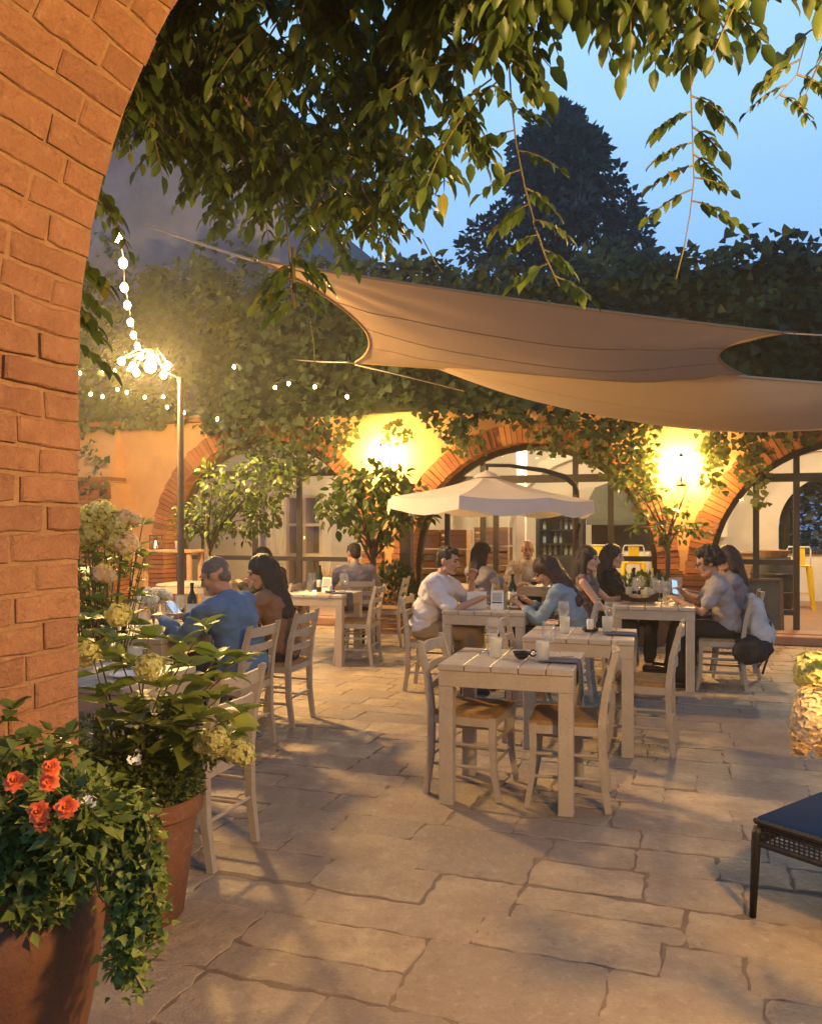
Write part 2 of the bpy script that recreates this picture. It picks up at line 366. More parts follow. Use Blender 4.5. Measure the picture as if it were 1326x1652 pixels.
while v < -.45:
    near = v < -8.6; h = R.uniform(.27, .45) if near else R.uniform(.19, .34); u = -9+R.uniform(0, .6)
    while u < 9:
        w = R.uniform(.26, .80)*(1.2 if near else .9)*(1.15 if h > .34 else 1)
        if abs(F(u+w/2, v, 0).x) < 9.5:
            tz = R.uniform(-.0015, .003); n_ = (Z+Vector((R.uniform(-.007, .007), R.uniform(-.007, .007), 0))).normalized()
            def put(a, b, c, d):
                g = R.uniform(.0, .005)
                slab(gM, rough_rect(a-u-w/2+g, b-v-h/2+g, c-u-w/2-g, d-v-h/2-g , .045, .0105), F(u+w/2, v+h/2, tz), U, V, n_, .05, R.uniform(.002, .0055))
            s = R.random()
            if s < .14 and h > .30: t = R.uniform(.4, .6); put(u, v, u+w, v+h*t); put(u, v+h*t, u+w, v+h)
            elif s < .28 and w > .6: t = R.uniform(.35, .65); put(u, v, u+w*t, v+h+R.uniform(-.03, .02)); put(u+w*t, v, u+w, v+h)
            else: put(u, v+R.uniform(-.02, .02), u+w, v+h+R.uniform(-.02, .02))
        u += w
    v += h; row += 1
ground = gM.build('ground', [stone_m, joint_m]); tag(ground, 'courtyard floor of worn irregular stone flags', kind='structure')

# ================================================================== FOREGROUND BRICK ARCH (the camera stands inside it)
AE = Vector((-.745, 1.86, 0)); AR = 1.27; AS = 1.857
def FA(u, v_, z): return AE + U*u + V*v_ + Z*z
brick_m = worn_mat('arch_brick_worn', (.22, .092, .038), (.36, .165, .068), (.17, .07, .032), (.33, .165, .075), (.44, .28, .15), (.11, .052, .026), .020, 2.4)
mortar_m = mat('arch_mortar', (.33, .19, .095), rough=.95, var=.3, scale=20, bump=.7, bscale=90, spec=.15)
arch = thing('brick_archway', 'tall orange brick archway framing the left edge of the view', 'archway', FA(0, 0, 0), 0)
M = MB(); arched_wall(M, FA, -2.4, 5.0, 4.3, [(AR, AS, AR+.004, 0)], -.004, -.62)
inworld(M.build('wall_core', mortar_m, arch))
M = MB(); L1 = AS; half = math.pi*AR
def arcpt(s):            # s along the profile from left base over the arch to the right base
    if s < L1: return 0.0, s, Vector((0, 0, 1)), U
    if s < L1+half:
        a = (s-L1)/AR; return AR-AR*math.cos(a), AS+AR*math.sin(a), U*math.sin(a)+Z*math.cos(a), U*math.cos(a)-Z*math.sin(a)
    return 2*AR, AS-(s-L1-half), Vector((0, 0, -1)), -U
s = 0.0; par = 0
while s < 2*L1+half-.04:
    ch = R.uniform(.058, .066); d = R.uniform(-.006, .004); par ^= 1
    t = d; first = True
    while t > -.62+.03:
        w = (R.uniform(.10, .13) if par else R.uniform(.17, .22)) if first else R.choice((.22, .24, .125, .17)); first = False
        w = min(w+R.uniform(-.02, .02), t+.62)
        uu, zz, tan, nor = arcpt(s+ch/2); c = FA(uu, t-w/2, zz)
        g = R.uniform(.0025, .0055); out = R.uniform(-.0022, .0022)+(.005 if 1.765 < s < 1.85 else 0)
        slab(M, rough_rect(-w/2+g, -ch/2+g, w/2-g, ch/2-g, .04, .0028), c+nor*(.0025+out), V, tan, nor, .02+out, R.uniform(.002, .0045))
        t -= w
    s += ch
# voussoirs and courses of the outer face
for k in range(56):
    a0, a1 = math.pi*k/56, math.pi*(k+1)/56; am = (a0+a1)/2
    for r0, r1 in (((AR+.01, AR+.26), (AR+.265, AR+.39)) if k % 2 else ((AR+.01, AR+.135), (AR+.14, AR+.39))):
        rm = (r0+r1)/2; c = FA(AR-rm*math.cos(am), 0, AS+rm*math.sin(am)); ex = -U*math.cos(am)+Z*math.sin(am); ey = U*math.sin(am)+Z*math.cos(am)
        hw = rm*math.pi/112-.005; slab(M, rough_rect(-(r1-r0)/2, -hw, (r1-r0)/2, hw, .06, .003), c+V*.008, ex, ey, V, .02, .004)
inworld(M.build('brick_facing', brick_m, arch))

# ================================================================== RESTAURANT BUILDING
AR_ = [(-4.2, 1.10, 1.73, 0), (0.0, .90, 1.73, 0), (4.1, .85, 1.73, 0), (8.3, .85, 1.73, 0)]
RING = .29
plaster_m = mat('ochre_plaster', (.55, .31, .13), rough=.9, var=.35, scale=2.2, bump=.5, bscale=22, c2=(.42, .23, .10), spec=.15)
ring_m = mat('facade_brick', (.34, .14, .055), rough=.88, var=.3, scale=8, bump=.5, bscale=40, island=.22, c2=(.22, .085, .036), spec=.2)
steel_m = mat('window_steel', (.06, .048, .036), rough=.5, var=.2, scale=10, metal=.3)
white_m = mat('interior_plaster', (.74, .66, .54), rough=.9, var=.12, scale=1.6, bump=.15, bscale=18, spec=.1)
pane_m = glassmat('window_glass', (.93, .95, .93), .55)
bld = thing('restaurant_building', 'ochre plastered building with a row of wide brick arches behind the tables', 'building', F(0, 0, 0), 0)
M = MB(); arched_wall(M, F, -9.5, 10.5, 3.12, [(a, b, c+RING-.02, 0) for a, b, c, d in AR_], 0, .5, n=36)
inworld(M.build('facade_wall', plaster_m, bld))
M = MB(); M.mi = 0
for uc, zc, r, _ in AR_:
    n = 74
    for k in range(n):
        a0, a1 = math.pi*k/n, math.pi*(k+1)/n; g = .05*(a1-a0); pr = R.uniform(.015, .035)
        def P(rr, a, vv): return F(uc-rr*math.cos(a), vv, zc+rr*math.sin(a))
        x0, x1 = a0+g, a1-g; ro = r+RING*R.uniform(.94, 1.03); ri = r+R.uniform(-.004, .006)
        vs = [P(ri, x0, -pr), P(ri, x1, -pr), P(ro, x1, -pr), P(ro, x0, -pr), P(ri, x0, .48), P(ri, x1, .48), P(ro, x1, .48), P(ro, x0, .48)]
        M.add(vs, [(3, 2, 1, 0), (4, 5, 6, 7), (0, 1, 5, 4), (1, 2, 6, 5), (2, 3, 7, 6), (3, 0, 4, 7)])
    for sg in (-1, 1):                              # brick jamb piers under the springing, coursed
        z = .02
        while z < zc-.03:
            hgt = min(.075, zc-z); wd = RING+.035; uu = uc+sg*(r+wd/2+.0); ofs = R.uniform(-.012, .012)
            c = F(uu+sg*0, .2, z+hgt/2-.004); rot = Matrix.Rotation(ANG, 3, 'Z'); M.box(c-V*.0+U*0+Vector((0, 0, 0)), (wd+ofs, .58+ofs, hgt-.010), rot); z += hgt
inworld(M.build('brick_arches', ring_m, bld))
M = MB()
for k in range(70):
    u = -9.5+k*.29; M.box(F(u+.14, -.05, 3.16+R.uniform(-.006, .006)), (.275, .16, .07), Matrix.Rotation(ANG, 3, 'Z'), .008)
inworld(M.build('cornice', ring_m, bld))
# wing of rough brick left of the first arch
M = MB(); z = 0
rotW = Matrix.Rotation(ANG, 3, 'Z')
while z < 2.2:
    u = -8.6+R.uniform(0, .2); ue = -6.45-.12*z
    while u < ue-.05:
        w = min(R.choice((.25, .25, .13)), ue-u); M.box(F(u+w/2, -.30+.04*z+R.uniform(-.012, .012), z+.036), (w-.012, .5, .064), rotW); u += w
    z += .073
inworld(M.build('brick_buttress', ring_m, bld))
M = MB(); M.box(F(-7.6, -.06, 1.08), (1.9, .70, 2.16), rotW); M.add([F(-8.6, -.44, 2.16), F(-6.72, -.44, 2.16), F(-6.85, -.02, 3.1), F(-8.6, -.02, 3.1), F(-8.6, .2, 2.16), F(-6.72, .2, 2.16), F(-6.85, .2, 3.1), F(-8.6, .2, 3.1)], [(0, 1, 2, 3), (1, 5, 6, 2), (3, 2, 6, 7), (4, 0, 3, 7)]); inworld(M.build('buttress_core', plaster_m, bld))
# upper storey behind the ivy on the left
grey_m = mat('upper_plaster', (.26, .26, .29), rough=.95, var=.35, scale=1.2, bump=.3, bscale=14)
M = MB()
for (ua, ub, zt) in ((-10, -4.35, 10.5),):
    M.add([F(ua, .9, 3), F(ub, .9, 3), F(ub, .9, 7.2), F(ub-1.6, .9, 8.6), F(ua, .9, 8.6)], [(0, 1, 2, 3, 4)]); M.add([F(ub, .9, 3), F(ub, 7, 3), F(ub, 7, 7.2), F(ub, .9, 7.2)], [(0, 1, 2, 3)])
inworld(M.build('upper_wall', grey_m, bld))
M = MB(); M.box(F(-7.6, 3.5, 8.72), (6.2, 6.0, .12), rotW); M.beam(F(-4.1, .6, 7.1), F(-6.1, .6, 8.75), .12, .5, up=V); inworld(M.build('roof', ring_m, bld))
# terrace slab, interior
M = MB(); arched_wall(M, F, -9.5, 10.5, 3.05, [], .52, .60, 2.95); M.box(F(.5, 3.3, 3.2), (20, 6.4, .12), rotW); inworld(M.build('terrace_slab', white_m, bld))
ifl_m = mat('interior_floor', (.36, .20, .115), rough=.5, var=.25, scale=5, bump=.2, bscale=30)
FL = .13
M = MB(); M.box(F(.5, 2.86, FL/2), (20, 5.98, FL), rotW); M.box(F(.5, -.19, .062), (20, .30, .11), rotW, .01); inworld(M.build('interior_floor', ifl_m, bld))
uW = u_at(1350, 5.3)
M = MB(); arched_wall(M, F, -9.5, 10.5, 3.1, [(uW, 1.42, .98, 1.02)], 5.3, 5.6)
for u in (-9.3, -2.05, 10.3):
    wd = .22 if abs(u) > 5 else .14; M.box(F(u, 3.3 if abs(u) > 5 else 4.1, 1.58), (wd, 5.3 if abs(u) > 5 else 2.4, 2.9), rotW)
inworld(M.build('interior_wall', white_m, bld))
# vaulted ribs inside
M = MB()
for uc in (-4.2, 0, 4.1):
    n = 20
    for k in range(n):
        a0, a1 = math.pi*k/n, math.pi*(k+1)/n
        def P(rr, a, vv): return F(uc+.4-rr*math.cos(a), vv, 1.25+rr*.9*math.sin(a))
        vs = [P(1.75, a0, 4.9), P(1.75, a1, 4.9), P(1.98, a1, 4.9), P(1.98, a0, 4.9), P(1.75, a0, 5.29), P(1.75, a1, 5.29), P(1.98, a1, 5.29), P(1.98, a0, 5.29)]
        M.add(vs, [(3, 2, 1, 0), (0, 1, 5, 4), (2, 3, 7, 6)])
inworld(M.build('vault_rib', white_m, bld))
# steel windows in the arches
def window(i, verts, zt, zr, low):
    uc, zc, r, _ = AR_[i]; M = MB(); vv = .30
    def bar(a, b, w=.055): M.beam(a, b, w, .05, up=V)
    ph = [0+math.pi*k/30 for k in range(31)]
    pts = [F(uc-(r-.03)*math.cos(a), vv, zc+(r-.03)*math.sin(a)) for a in ph]
    for a, b in zip(pts, pts[1:]): M.beam(a, b, .10, .08, up=V)
    for sg in (-1, 1): M.beam(F(uc+sg*(r-.03), vv, FL), F(uc+sg*(r-.03), vv, zc), .07, .07, up=V)
    hw = math.sqrt(max(0, r*r-(zt-zc)**2)); M.beam(F(uc-hw+.03, vv-.003, zt), F(uc+hw-.03, vv-.003, zt), .05, .11, up=Z)
    for px, top, b in verts:
        u = u_at(px, vv); zz = zc+math.sqrt(max(.01, r*r-(u-uc)**2))-.03 if top else zt-.05
        M.beam(F(u, vv+.003, b), F(u, vv+.003, zz), .075, .06, up=V)
    for ua, ub, z in low:
        a, b = u_at(ua, vv), u_at(ub, vv); M.beam(F(a, vv-.002, z), F(b, vv-.002, z), .045, .07, up=Z)
    w = inworld(M.build('window', steel_m, bld))
    G = MB(); G.add([F(uc-r*math.cos(a), vv+.01, zc+r*math.sin(a)) for a in ph]+[F(uc+r-.02, vv+.01, FL+.02), F(uc-r+.02, vv+.01, FL+.02)], [tuple(range(33))])
    if i != 2: G.build('pane', pane_m, w)
    else:
        uR = u_at(1222, vv); aa = [a for a in ph if uc-r*math.cos(a) < uR]
        G = MB(); P0 = [F(uc-r*math.cos(a), vv+.01, zc+r*math.sin(a)) for a in aa]; G.add(P0+[F(uR, vv+.01, zc+1.2), F(uR, vv+.01, FL+.02), F(uc-r+.02, vv+.01, FL+.02)], [tuple(range(len(P0)+3))]); G.build('pane', pane_m, w)
window(0, [(300, 0, FL), (330, 0, FL), (412, 1, FL), (483, 1, FL)], 2.30, 0, [(262, 560, .95)])
window(1, [(722, 0, FL), (779, 1, FL), (800, 0, FL), (928, 1, FL), (985, 0, FL)], 2.14, 0, [(655, 725, 1.0), (928, 1052, 1.02), (655, 1052, FL+.05)])
window(2, [(1219, 0, FL), (1284, 1, FL), (1420, 1, FL)], 2.10, 0, [(1137, 1284, 1.0), (1219, 1284, FL+.22)])
# ================================================================== FURNITURE INSIDE (seen through the glass)
wood_m = mat('crate_wood', (.40, .24, .12), rough=.8, var=.3, scale=6, bump=.4, bscale=40, island=.2, stretch=(1, 1, 6))
dark_m = mat('dark_metal', (.03, .03, .032), rough=.45, var=.2)
def crate_rack(px0, px1, v_, ztop, rows, label):
    a, b = u_at(px0, v_), u_at(px1, v_); t = thing('crate_shelf', label, 'shelf', F((a+b)/2, v_, FL), ANG); W = b-a; H = ztop-FL; n = max(1, round(W/.55))
    for r in range(rows):
        for c in range(n):
            w = W/n; x = -W/2+w*(c+.5); z0 = H*r/rows; h = H/rows-.02; M = MB()
            for zz in (.012, h*.36, h*.72): M.box((x, -.17, z0+zz+.05), (w-.02, .015, .075 if zz > .02 else .09))
            M.box((x, 0, z0+.012), (w-.02, .34, .02)); M.box((x, .17, z0+h/2), (w-.02, .015, h-.02))
            for sg in (-1, 1): M.box((x+sg*(w/2-.022), 0, z0+h/2), (.018, .345, h-.01))
            M.build('crate', wood_m, t)
    return t
crate_rack(672, 758, 1.6, 1.42, 4, 'stack of slatted wooden crates behind the umbrella, left pile')
crate_rack(768, 824, 2.6, 1.46, 4, 'stack of slatted wooden crates beside the white column')
t = thing('white_column', 'white square column inside between the crates and the dark cabinet', 'column', F(u_at(841, 2.6), 2.6, FL), ANG)
M = MB(); M.box((0, 0, 1.4), (.16, .16, 2.8), None, .01); M.build('shaft', white_m, t); M = MB(); M.box((0, 0, .08), (.2, .2, .16), None, .01); M.build('base', white_m, t)
a, b = u_at(868, 3.6), u_at(942, 3.6)
t = thing('bottle_cabinet', 'dark glass fronted cabinet of bottles on the inner wall', 'cabinet', F((a+b)/2, 3.6, FL), ANG); W = b-a
M = MB(); 
for sg in (-1, 1): M.box((sg*(W/2-.03), 0, .78), (.06, .5, 1.56))
M.box((0, .24, .78), (W-.12, .02, 1.56)); M.box((0, 0, 1.53), (W-.12, .5, .06)); M.box((0, 0, .40), (W-.12, .5, .80)); M.build('body', dark_m, t)
M = MB(); 
for z in (1.0, 1.25): M.box((0, 0, z), (W-.13, .42, .015))
M.build('shelf', steel_m, t)
bm_ = mat('bottle_pale', (.35, .42, .40), rough=.15, var=.2)
M = MB()
for z in (.80, 1.01, 1.26):
    for k in range(7):
        if R.random() < .85: M.lathe([(.03, 0), (.034, .02), (.034, .12), (.013, .15), (.012, .19)], (-W/2+.13+k*(W-.24)/6, -.08+R.uniform(-.05, .05), z+.01), 8)
M.build('bottles', bm_, t)
M = MB(); M.add([(-W/2+.06, -.24, .80), (W/2-.06, -.24, .80), (W/2-.06, -.24, 1.5), (-W/2+.06, -.24, 1.5)], [(0, 1, 2, 3)]); M.build('door_glass', pane_m, t)
# dark hood / oven niche behind
hood_m = mat('niche_dark', (.10, .105, .085), rough=.8, var=.3, scale=4)
a, b = u_at(946, 4.4), u_at(1048, 4.4)
t = thing('oven_hood', 'dark rounded oven hood on the back wall inside the middle arch', 'oven', F((a+b)/2, 4.7, FL), ANG); W = b-a
M = MB(); pr = [(-W/2, 1.35), (-W/2, 1.75), (-W*.36, 2.05), (0, 2.2), (W*.36, 2.05), (W/2, 1.75), (W/2, 1.35)]
k = len(pr); M.add([(x, -.35, z) for x, z in pr]+[(x, .5, z) for x, z in pr], [tuple(range(k-1, -1, -1))]+[(i, (i+1) % k, k+(i+1) % k, k+i) for i in range(k)]); M.build('hood', hood_m, t)
M = MB(); M.box((0, .15, .42), (W, .7, .84), None, .02); M.build('plinth', white_m, t)
M = MB(); M.box((0, .38, 1.1), (W-.04, .2, .5)); M.build('opening', dark_m, t)
# yellow bar stools
yel_m = mat('yellow_metal', (.90, .60, .02), rough=.35, var=.1, metal=.1)
rim_m = mat('pale_rim', (.75, .72, .62), rough=.35, metal=.2)
def bar_stool():
    t = thing('bar_stool', 'x', 'stool', (0, 0, 0)); M = MB(); M.box((0, 0, .70), (.36, .36, .035), None, .012); M.build('seat', yel_m, t)
    for sx in (-1, 1):
        for sy in (-1, 1):
            M = MB(); M.beam((sx*.22, sy*.22, 0), (sx*.155, sy*.155, .69), .035, .035, w2=.06, h2=.06); M.build('leg', yel_m, t)
    M = MB(); q = .195
    for a, b in (((-q, -q), (q, -q)), ((q, -q), (q, q)), ((q, q), (-q, q)), ((-q, q), (-q, -q))): M.beam((a[0], a[1], .24), (b[0], b[1], .24), .02, .012)
    M.build('footrest', yel_m, t)
    M = MB(); M.box((0, .17, .86), (.18, .015, .30), None, .004); M.build('back_splat', yel_m, t)
    M = MB(); M.tube([(-.165, .16, .71), (-.17, .175, .95), (-.15, .18, 1.0), (.15, .18, 1.0), (.17, .175, .95), (.165, .16, .71)], .012, 8); M.build('back_hoop', rim_m, t)
    return t
st0 = bar_stool(); first = True
for px, v_, lb in ((966, 3.3, 'yellow metal bar stool in the middle arch, left one of the pair'), (1021, 3.3, 'yellow metal bar stool inside the middle arch, nearest the orange pier'), (1287, 3.2, 'yellow metal bar stool standing alone in the right doorway')):
    p = F(u_at(px, v_), v_, FL); rz = ANG+math.pi+rad(R.uniform(-6, 6))
    if first: st0.location = p; st0.rotation_euler.z = rz; st0['label'] = lb; st0['group'] = 'yellow bar stools'; first = False
    else: dup(st0, p, rz, lb, 'yellow bar stools')
# bar counter below the back window and the low wooden wainscot, barrel
a, b = u_at(1262, 4.9), u_at(1440, 4.9)
t = thing('bar_counter', 'white counter with dark top under the back window', 'counter', F((a+b)/2, 4.95, FL), ANG)
M = MB(); M.box((0, 0, .42), (b-a, .5, .84)); M.build('base', white_m, t); M = MB(); M.box((0, -.03, .875), (b-a+.06, .6, .06), None, .01); M.build('top', dark_m, t)
a, b = u_at(1142, 3.2), u_at(1216, 3.2)
t = thing('sideboard', 'low brown wooden sideboard behind the left glass of the right arch', 'sideboard', F((a+b)/2, 3.4, FL), ANG)
M = MB(); M.box((0, 0, .45), (b-a, .42, .84), None, .01); M.build('body', wood_m, t); M = MB(); M.box((0, 0, .89), (b-a+.05, .47, .035), None, .008); M.build('top', wood_m, t)
p = F(u_at(1246, 2.4), 2.4, FL)
t = thing('barrel', 'dark rounded barrel with a pale basket on top beside the yellow stool', 'barrel', p, 0)
M = MB(); M.lathe([(.25, 0), (.31, .2), (.33, .42), (.31, .66), (.25, .86)], (0, 0, 0), 20); M.build('staves', mat('barrel_dark', (.05, .055, .05), rough=.6, var=.3), t, auto=40)
M = MB(); 
for z, r_ in ((.1, .285), (.3, .326), (.58, .324), (.78, .282)): M.lathe([(r_, z), (r_+.006, z+.005), (r_+.006, z+.035), (r_, z+.04)], seg=20)
M.build('hoop', steel_m, t)
t2 = thing('basket', 'pale shallow basket resting on the dark barrel', 'basket', p+Z*.861, 0); M = MB(); M.lathe([(.20, 0), (.25, .10), (.24, .10), (.19, .012)], seg=18); M.build('weave', wood_m, t2)
# framed pictures / cupboard with panes in the left arch
a, b = u_at(462, 2.2), u_at(520, 2.2)
t = thing('glazed_cupboard', 'white framed cupboard with dark panes inside the left arch', 'cupboard', F((a+b)/2, 2.4, FL), ANG); W = b-a
M = MB(); M.box((0, .2, .95), (W, .03, 1.9))
for x in (-W/2+.03, -.0, W/2-.03): M.box((x, 0, .95), (.06, .4, 1.9))
for z in (.03, .8, 1.35, 1.87): M.box((0, -.003, z), (W-.002, .4, .055))
M.build('frame', white_m, t); M = MB(); M.box((0, .15, .95), (W-.1, .02, 1.8)); M.build('dark_back', mat('cupboard_dark', (.16, .13, .10), var=.3), t)
cur_m = mat('curtain_cloth', (.50, .44, .36), rough=.9, var=.15)
t = thing('curtain', 'long beige curtain hanging inside the left arch', 'curtain', F(u_at(437, .8), .8, FL), ANG); M = MB(); n = 24
M.add([(x*.02-.24, .03*math.sin(x*1.15), z) for z in (.02, 2.4) for x in range(n+1)]+[(x*.02-.24, .012+.03*math.sin(x*1.15), z) for z in (.02, 2.4) for x in range(n+1)], [(x, x+1, n+2+x, n+1+x) for x in range(n)]+[(2*n+2+x, 3*n+3+x, 3*n+4+x, 2*n+3+x) for x in range(n)]); M.build('folds', cur_m, t, smooth=True)
# interior lamps (the lit room)
globe_in = emitmat('interior_globe', (1, .78, .48), LAMP['interior']/(4*math.pi*.09**2*math.pi))
for k, u in enumerate((-4.3, -.1, 4.0)):
    t = thing('pendant_lamp', ('warm globe pendant under the ceiling behind the left arch', 'warm globe pendant under the ceiling behind the middle arch', 'warm globe pendant under the ceiling behind the right arch')[k], 'lamp', F(u, 2.3, 2.86), 0, 'indoor pendant lamps')
    M = MB(); M.tube([(0, 0, .08), (0, 0, .28)], .006); M.build('cord', dark_m, t); M = MB(); M.blob((0, 0, 0), .09); M.build('globe', globe_in, t, smooth=True)
# ================================================================== WALL LAMPS
glob_m = emitmat('sconce_globe', WARM, LAMP['sconce']/(4*math.pi*.115**2*math.pi))
def sconce(p, label):
    t = thing('wall_lamp', label, 'lamp', p, ANG, 'wall lamps on the arch piers')
    M = MB(); M.box((0, .0, 0), (.12, .03, .22), None, .01); M.build('back_plate', dark_m, t)
    M = MB(); M.tube([(0, -.02, -.04), (0, -.14, -.07), (0, -.22, -.02), (0, -.22, .0)], .012, 8); M.build('arm', dark_m, t)
    M = MB(); M.lathe([(.05, .0), (.09, .19), (.10, .195), (.035, .25), (.012, .28)], (0, -.22, .02), 8); 
    M.v = [q for q in M.v]; M2 = MB(); M2.lathe([(.05, .215), (.03, .24), (.012, .27)], (0, -.22, .02), 12); M2.build('cap', dark_m, t)
    M = MB(); M.blob((0, -.22, .13), .115); M.build('globe', glob_m, t, smooth=True)
    return t
sconce(F(-2.1, -.02, 2.38), 'glowing wall lamp on the pier left of the white umbrella')
sconce(F(2.03, -.02, 2.12), 'glowing wall lamp on the pier above the candelabrum at right')
# lamp of the portico: on the right jamb of the near arch, out of the frame
J = FA(2*AR, -.22, 2.10)
t = thing('portico_lamp', 'wall lamp on the near right jamb of the brick archway', 'lamp', J, 0)
M = MB(); M.box(-U*.02, (.03, .1, .2), rotW, .01); M.build('back_plate', dark_m, t); M = MB(); M.tube([-U*.03, -U*.16+Z*-.02, -U*.17+Z*.03], .01); M.build('arm', dark_m, t)
M = MB(); M.blob(-U*.19+Z*.11, .12); M.build('globe', emitmat('portico_globe', (1, .585, .20), LAMP['portico']/(4*math.pi*.12**2*math.pi)), t, smooth=True)
# ================================================================== SAILS AND ROPES
def edge_pt(a, b, t, sagv): return a.lerp(b, t)+sagv*(4*t*(1-t))
def sail(name, label, c, belly, inset, mat_, n=44, wr=.03):
    """four-cornered sail c = near-left, near-right, far-right, far-left; edges curve inward (inset: near, right, far, left), the middle sags"""
    nl, nr, fr, fl = c; ctr = (nl+nr+fr+fl)/4
    def ed(a, b, k):
        m = (a+b)/2; return (ctr-m)*k
    sv = [ed(nl, nr, inset[0]), ed(nr, fr, inset[1]), ed(fl, fr, inset[2]), ed(nl, fl, inset[3])]
    vs = []; rw = random.Random(3)
    ph = [rw.uniform(0, 6) for _ in range(4)]
    for j in range(n+1):
        t = j/n
        for i in range(n+1):
            s = i/n
            lo, hi = edge_pt(nl, nr, s, sv[0]), edge_pt(fl, fr, s, sv[2]); le, ri = edge_pt(nl, fl, t, sv[3]), edge_pt(nr, fr, t, sv[1])
            p = lo.lerp(hi, t)+le.lerp(ri, s)-(nl.lerp(nr, s)).lerp(fl.lerp(fr, s), t)
            p = p-Z*belly*(16*s*(1-s)*t*(1-t))+Z*wr*noise.noise(Vector((s*3.1, t*2.0, 1.7)))*(4*t*(1-t))
            for q_, (cs_, ct_) in enumerate(((0, 0), (1, 0), (1, 1), (0, 1))):
                ds_, dt_ = abs(s-cs_), abs(t-ct_); d_ = math.hypot(ds_, dt_); p += Z*.022*math.sin(13*math.atan2(dt_, ds_+1e-6)+ph[q_])*math.exp(-d_*4.5)*min(1, d_*9)*(min(1, 8*t*(1-t)))
            vs.append(p)
    w = n+1; k = len(vs); fs = [(j*w+i, j*w+i+1, (j+1)*w+i+1, (j+1)*w+i) for j in range(n) for i in range(n)]
    M = MB(); M.add(vs, fs)
    t = thing(name, label, 'sail', vs[0], 0); inworld(M.build('cloth', mat_, t, smooth=True))
    M = MB(); rim = [vs[i] for i in range(w)]+[vs[j*w+n] for j in range(1, w)]+[vs[n*w+i] for i in range(n-1, -1, -1)]+[vs[j*w] for j in range(n-1, 0, -1)]
    M.tube(rim+[rim[0]], .014, 6, False); inworld(M.build('hem', mat_, t, smooth=True))
    for f_ in (.27, .52, .77):
        j = round(f_*n); M = MB(); M.tube([vs[j*w+i]-Z*.002 for i in range(w)], .0045, 5, False); inworld(M.build('seam', mat_, t, smooth=True))
    for q in c:
        d = (q-ctr).normalized(); a = Vector((-d.y, d.x, 0)).normalized(); M = MB()
        M.tube([q+d*.05+(d*math.cos(x)+a*math.sin(x))*.045 for x in [k_*math.pi/6 for k_ in range(13)]], .007, 6, False); inworld(M.build('ring', steel_m, t, smooth=True))
    return t
sail_m = mat('sail_cloth', (.38, .26, .165), rough=.9, var=.16, scale=1.6, bump=.25, bscale=240, trans=.30, spec=.1, c2=(.31, .205, .125))
sail2_m = mat('sail_cloth_pale', (.60, .46, .31), rough=.9, var=.12, scale=1.5, bump=.25, bscale=240, trans=.30, spec=.1, c2=(.43, .29, .19))
cA = [at_y(418, 420, 6.9), at_y(1262, 537, 6.7), at_y(1322, 642, 9.3), at_y(572, 585, 9.6)]
sail('shade_sail', 'large brown shade sail stretched highest over the courtyard', cA, .20, (.07, .33, .05, .20), sail_m)
cB = [at_y(652, 562, 9.2), at_y(1560, 636, 8.0), at_y(1560, 708, 9.5), at_y(640, 578, 10.2)]
sail('shade_sail', 'paler lower shade sail hanging behind the big brown sail', cB, .46, (.05, .16, .0, .03), sail2_m)
rope_m = mat('rope', (.50, .42, .33), rough=.9, var=.2, scale=60)
def rope(label, pts, r=.008, m=None, name='rope', cat='rope'):
    o = thing(name, label, cat, pts[0], 0); M = MB(); M.tube(pts, r, 6); inworld(M.build('strand', m or rope_m, o, smooth=True)); return o
A0 = cA[0]
rA = rope('pale rope tying the brown sail to the ivy wall at upper left', [at_y(236, 362, 6.3), at_y(300, 385, 6.5), at_y(370, 408, 6.7), A0+Vector((-.05, 0, 0))], .011)
M = MB(); k0 = at_y(372, 412, 6.72); M.tube([k0+Vector((.03*math.sin(a*1.3), .01*math.cos(a), -.02*a*.5)) for a in [x*.5 for x in range(14)]], .006, 6); inworld(M.build('knot', rope_m, rA, smooth=True))
rope('wire from the right corner of the brown sail towards the right', [cA[1], at_y(1330, 541, 6.6), at_y(1500, 536, 6.4)], .006)
rope('wire from the lower right tip of the brown sail towards the right', [cA[2], at_y(1345, 640, 9.4), at_y(1600, 628, 9.9)], .006)
rope('pale wire crossing the ivy left of the lower sail', [cA[3]+Vector((0, .02, -.02)), at_y(640, 604, 9.8), at_y(748, 631, 10.0)], .007)
rope('short rope tying the lower left corner of the brown sail into the ivy', [cA[3], at_y(520, 584, 10.3), F(u_at(470, -.5), -.5, z_at(580, F(u_at(470, -.5), -.5, 0)))], .007)
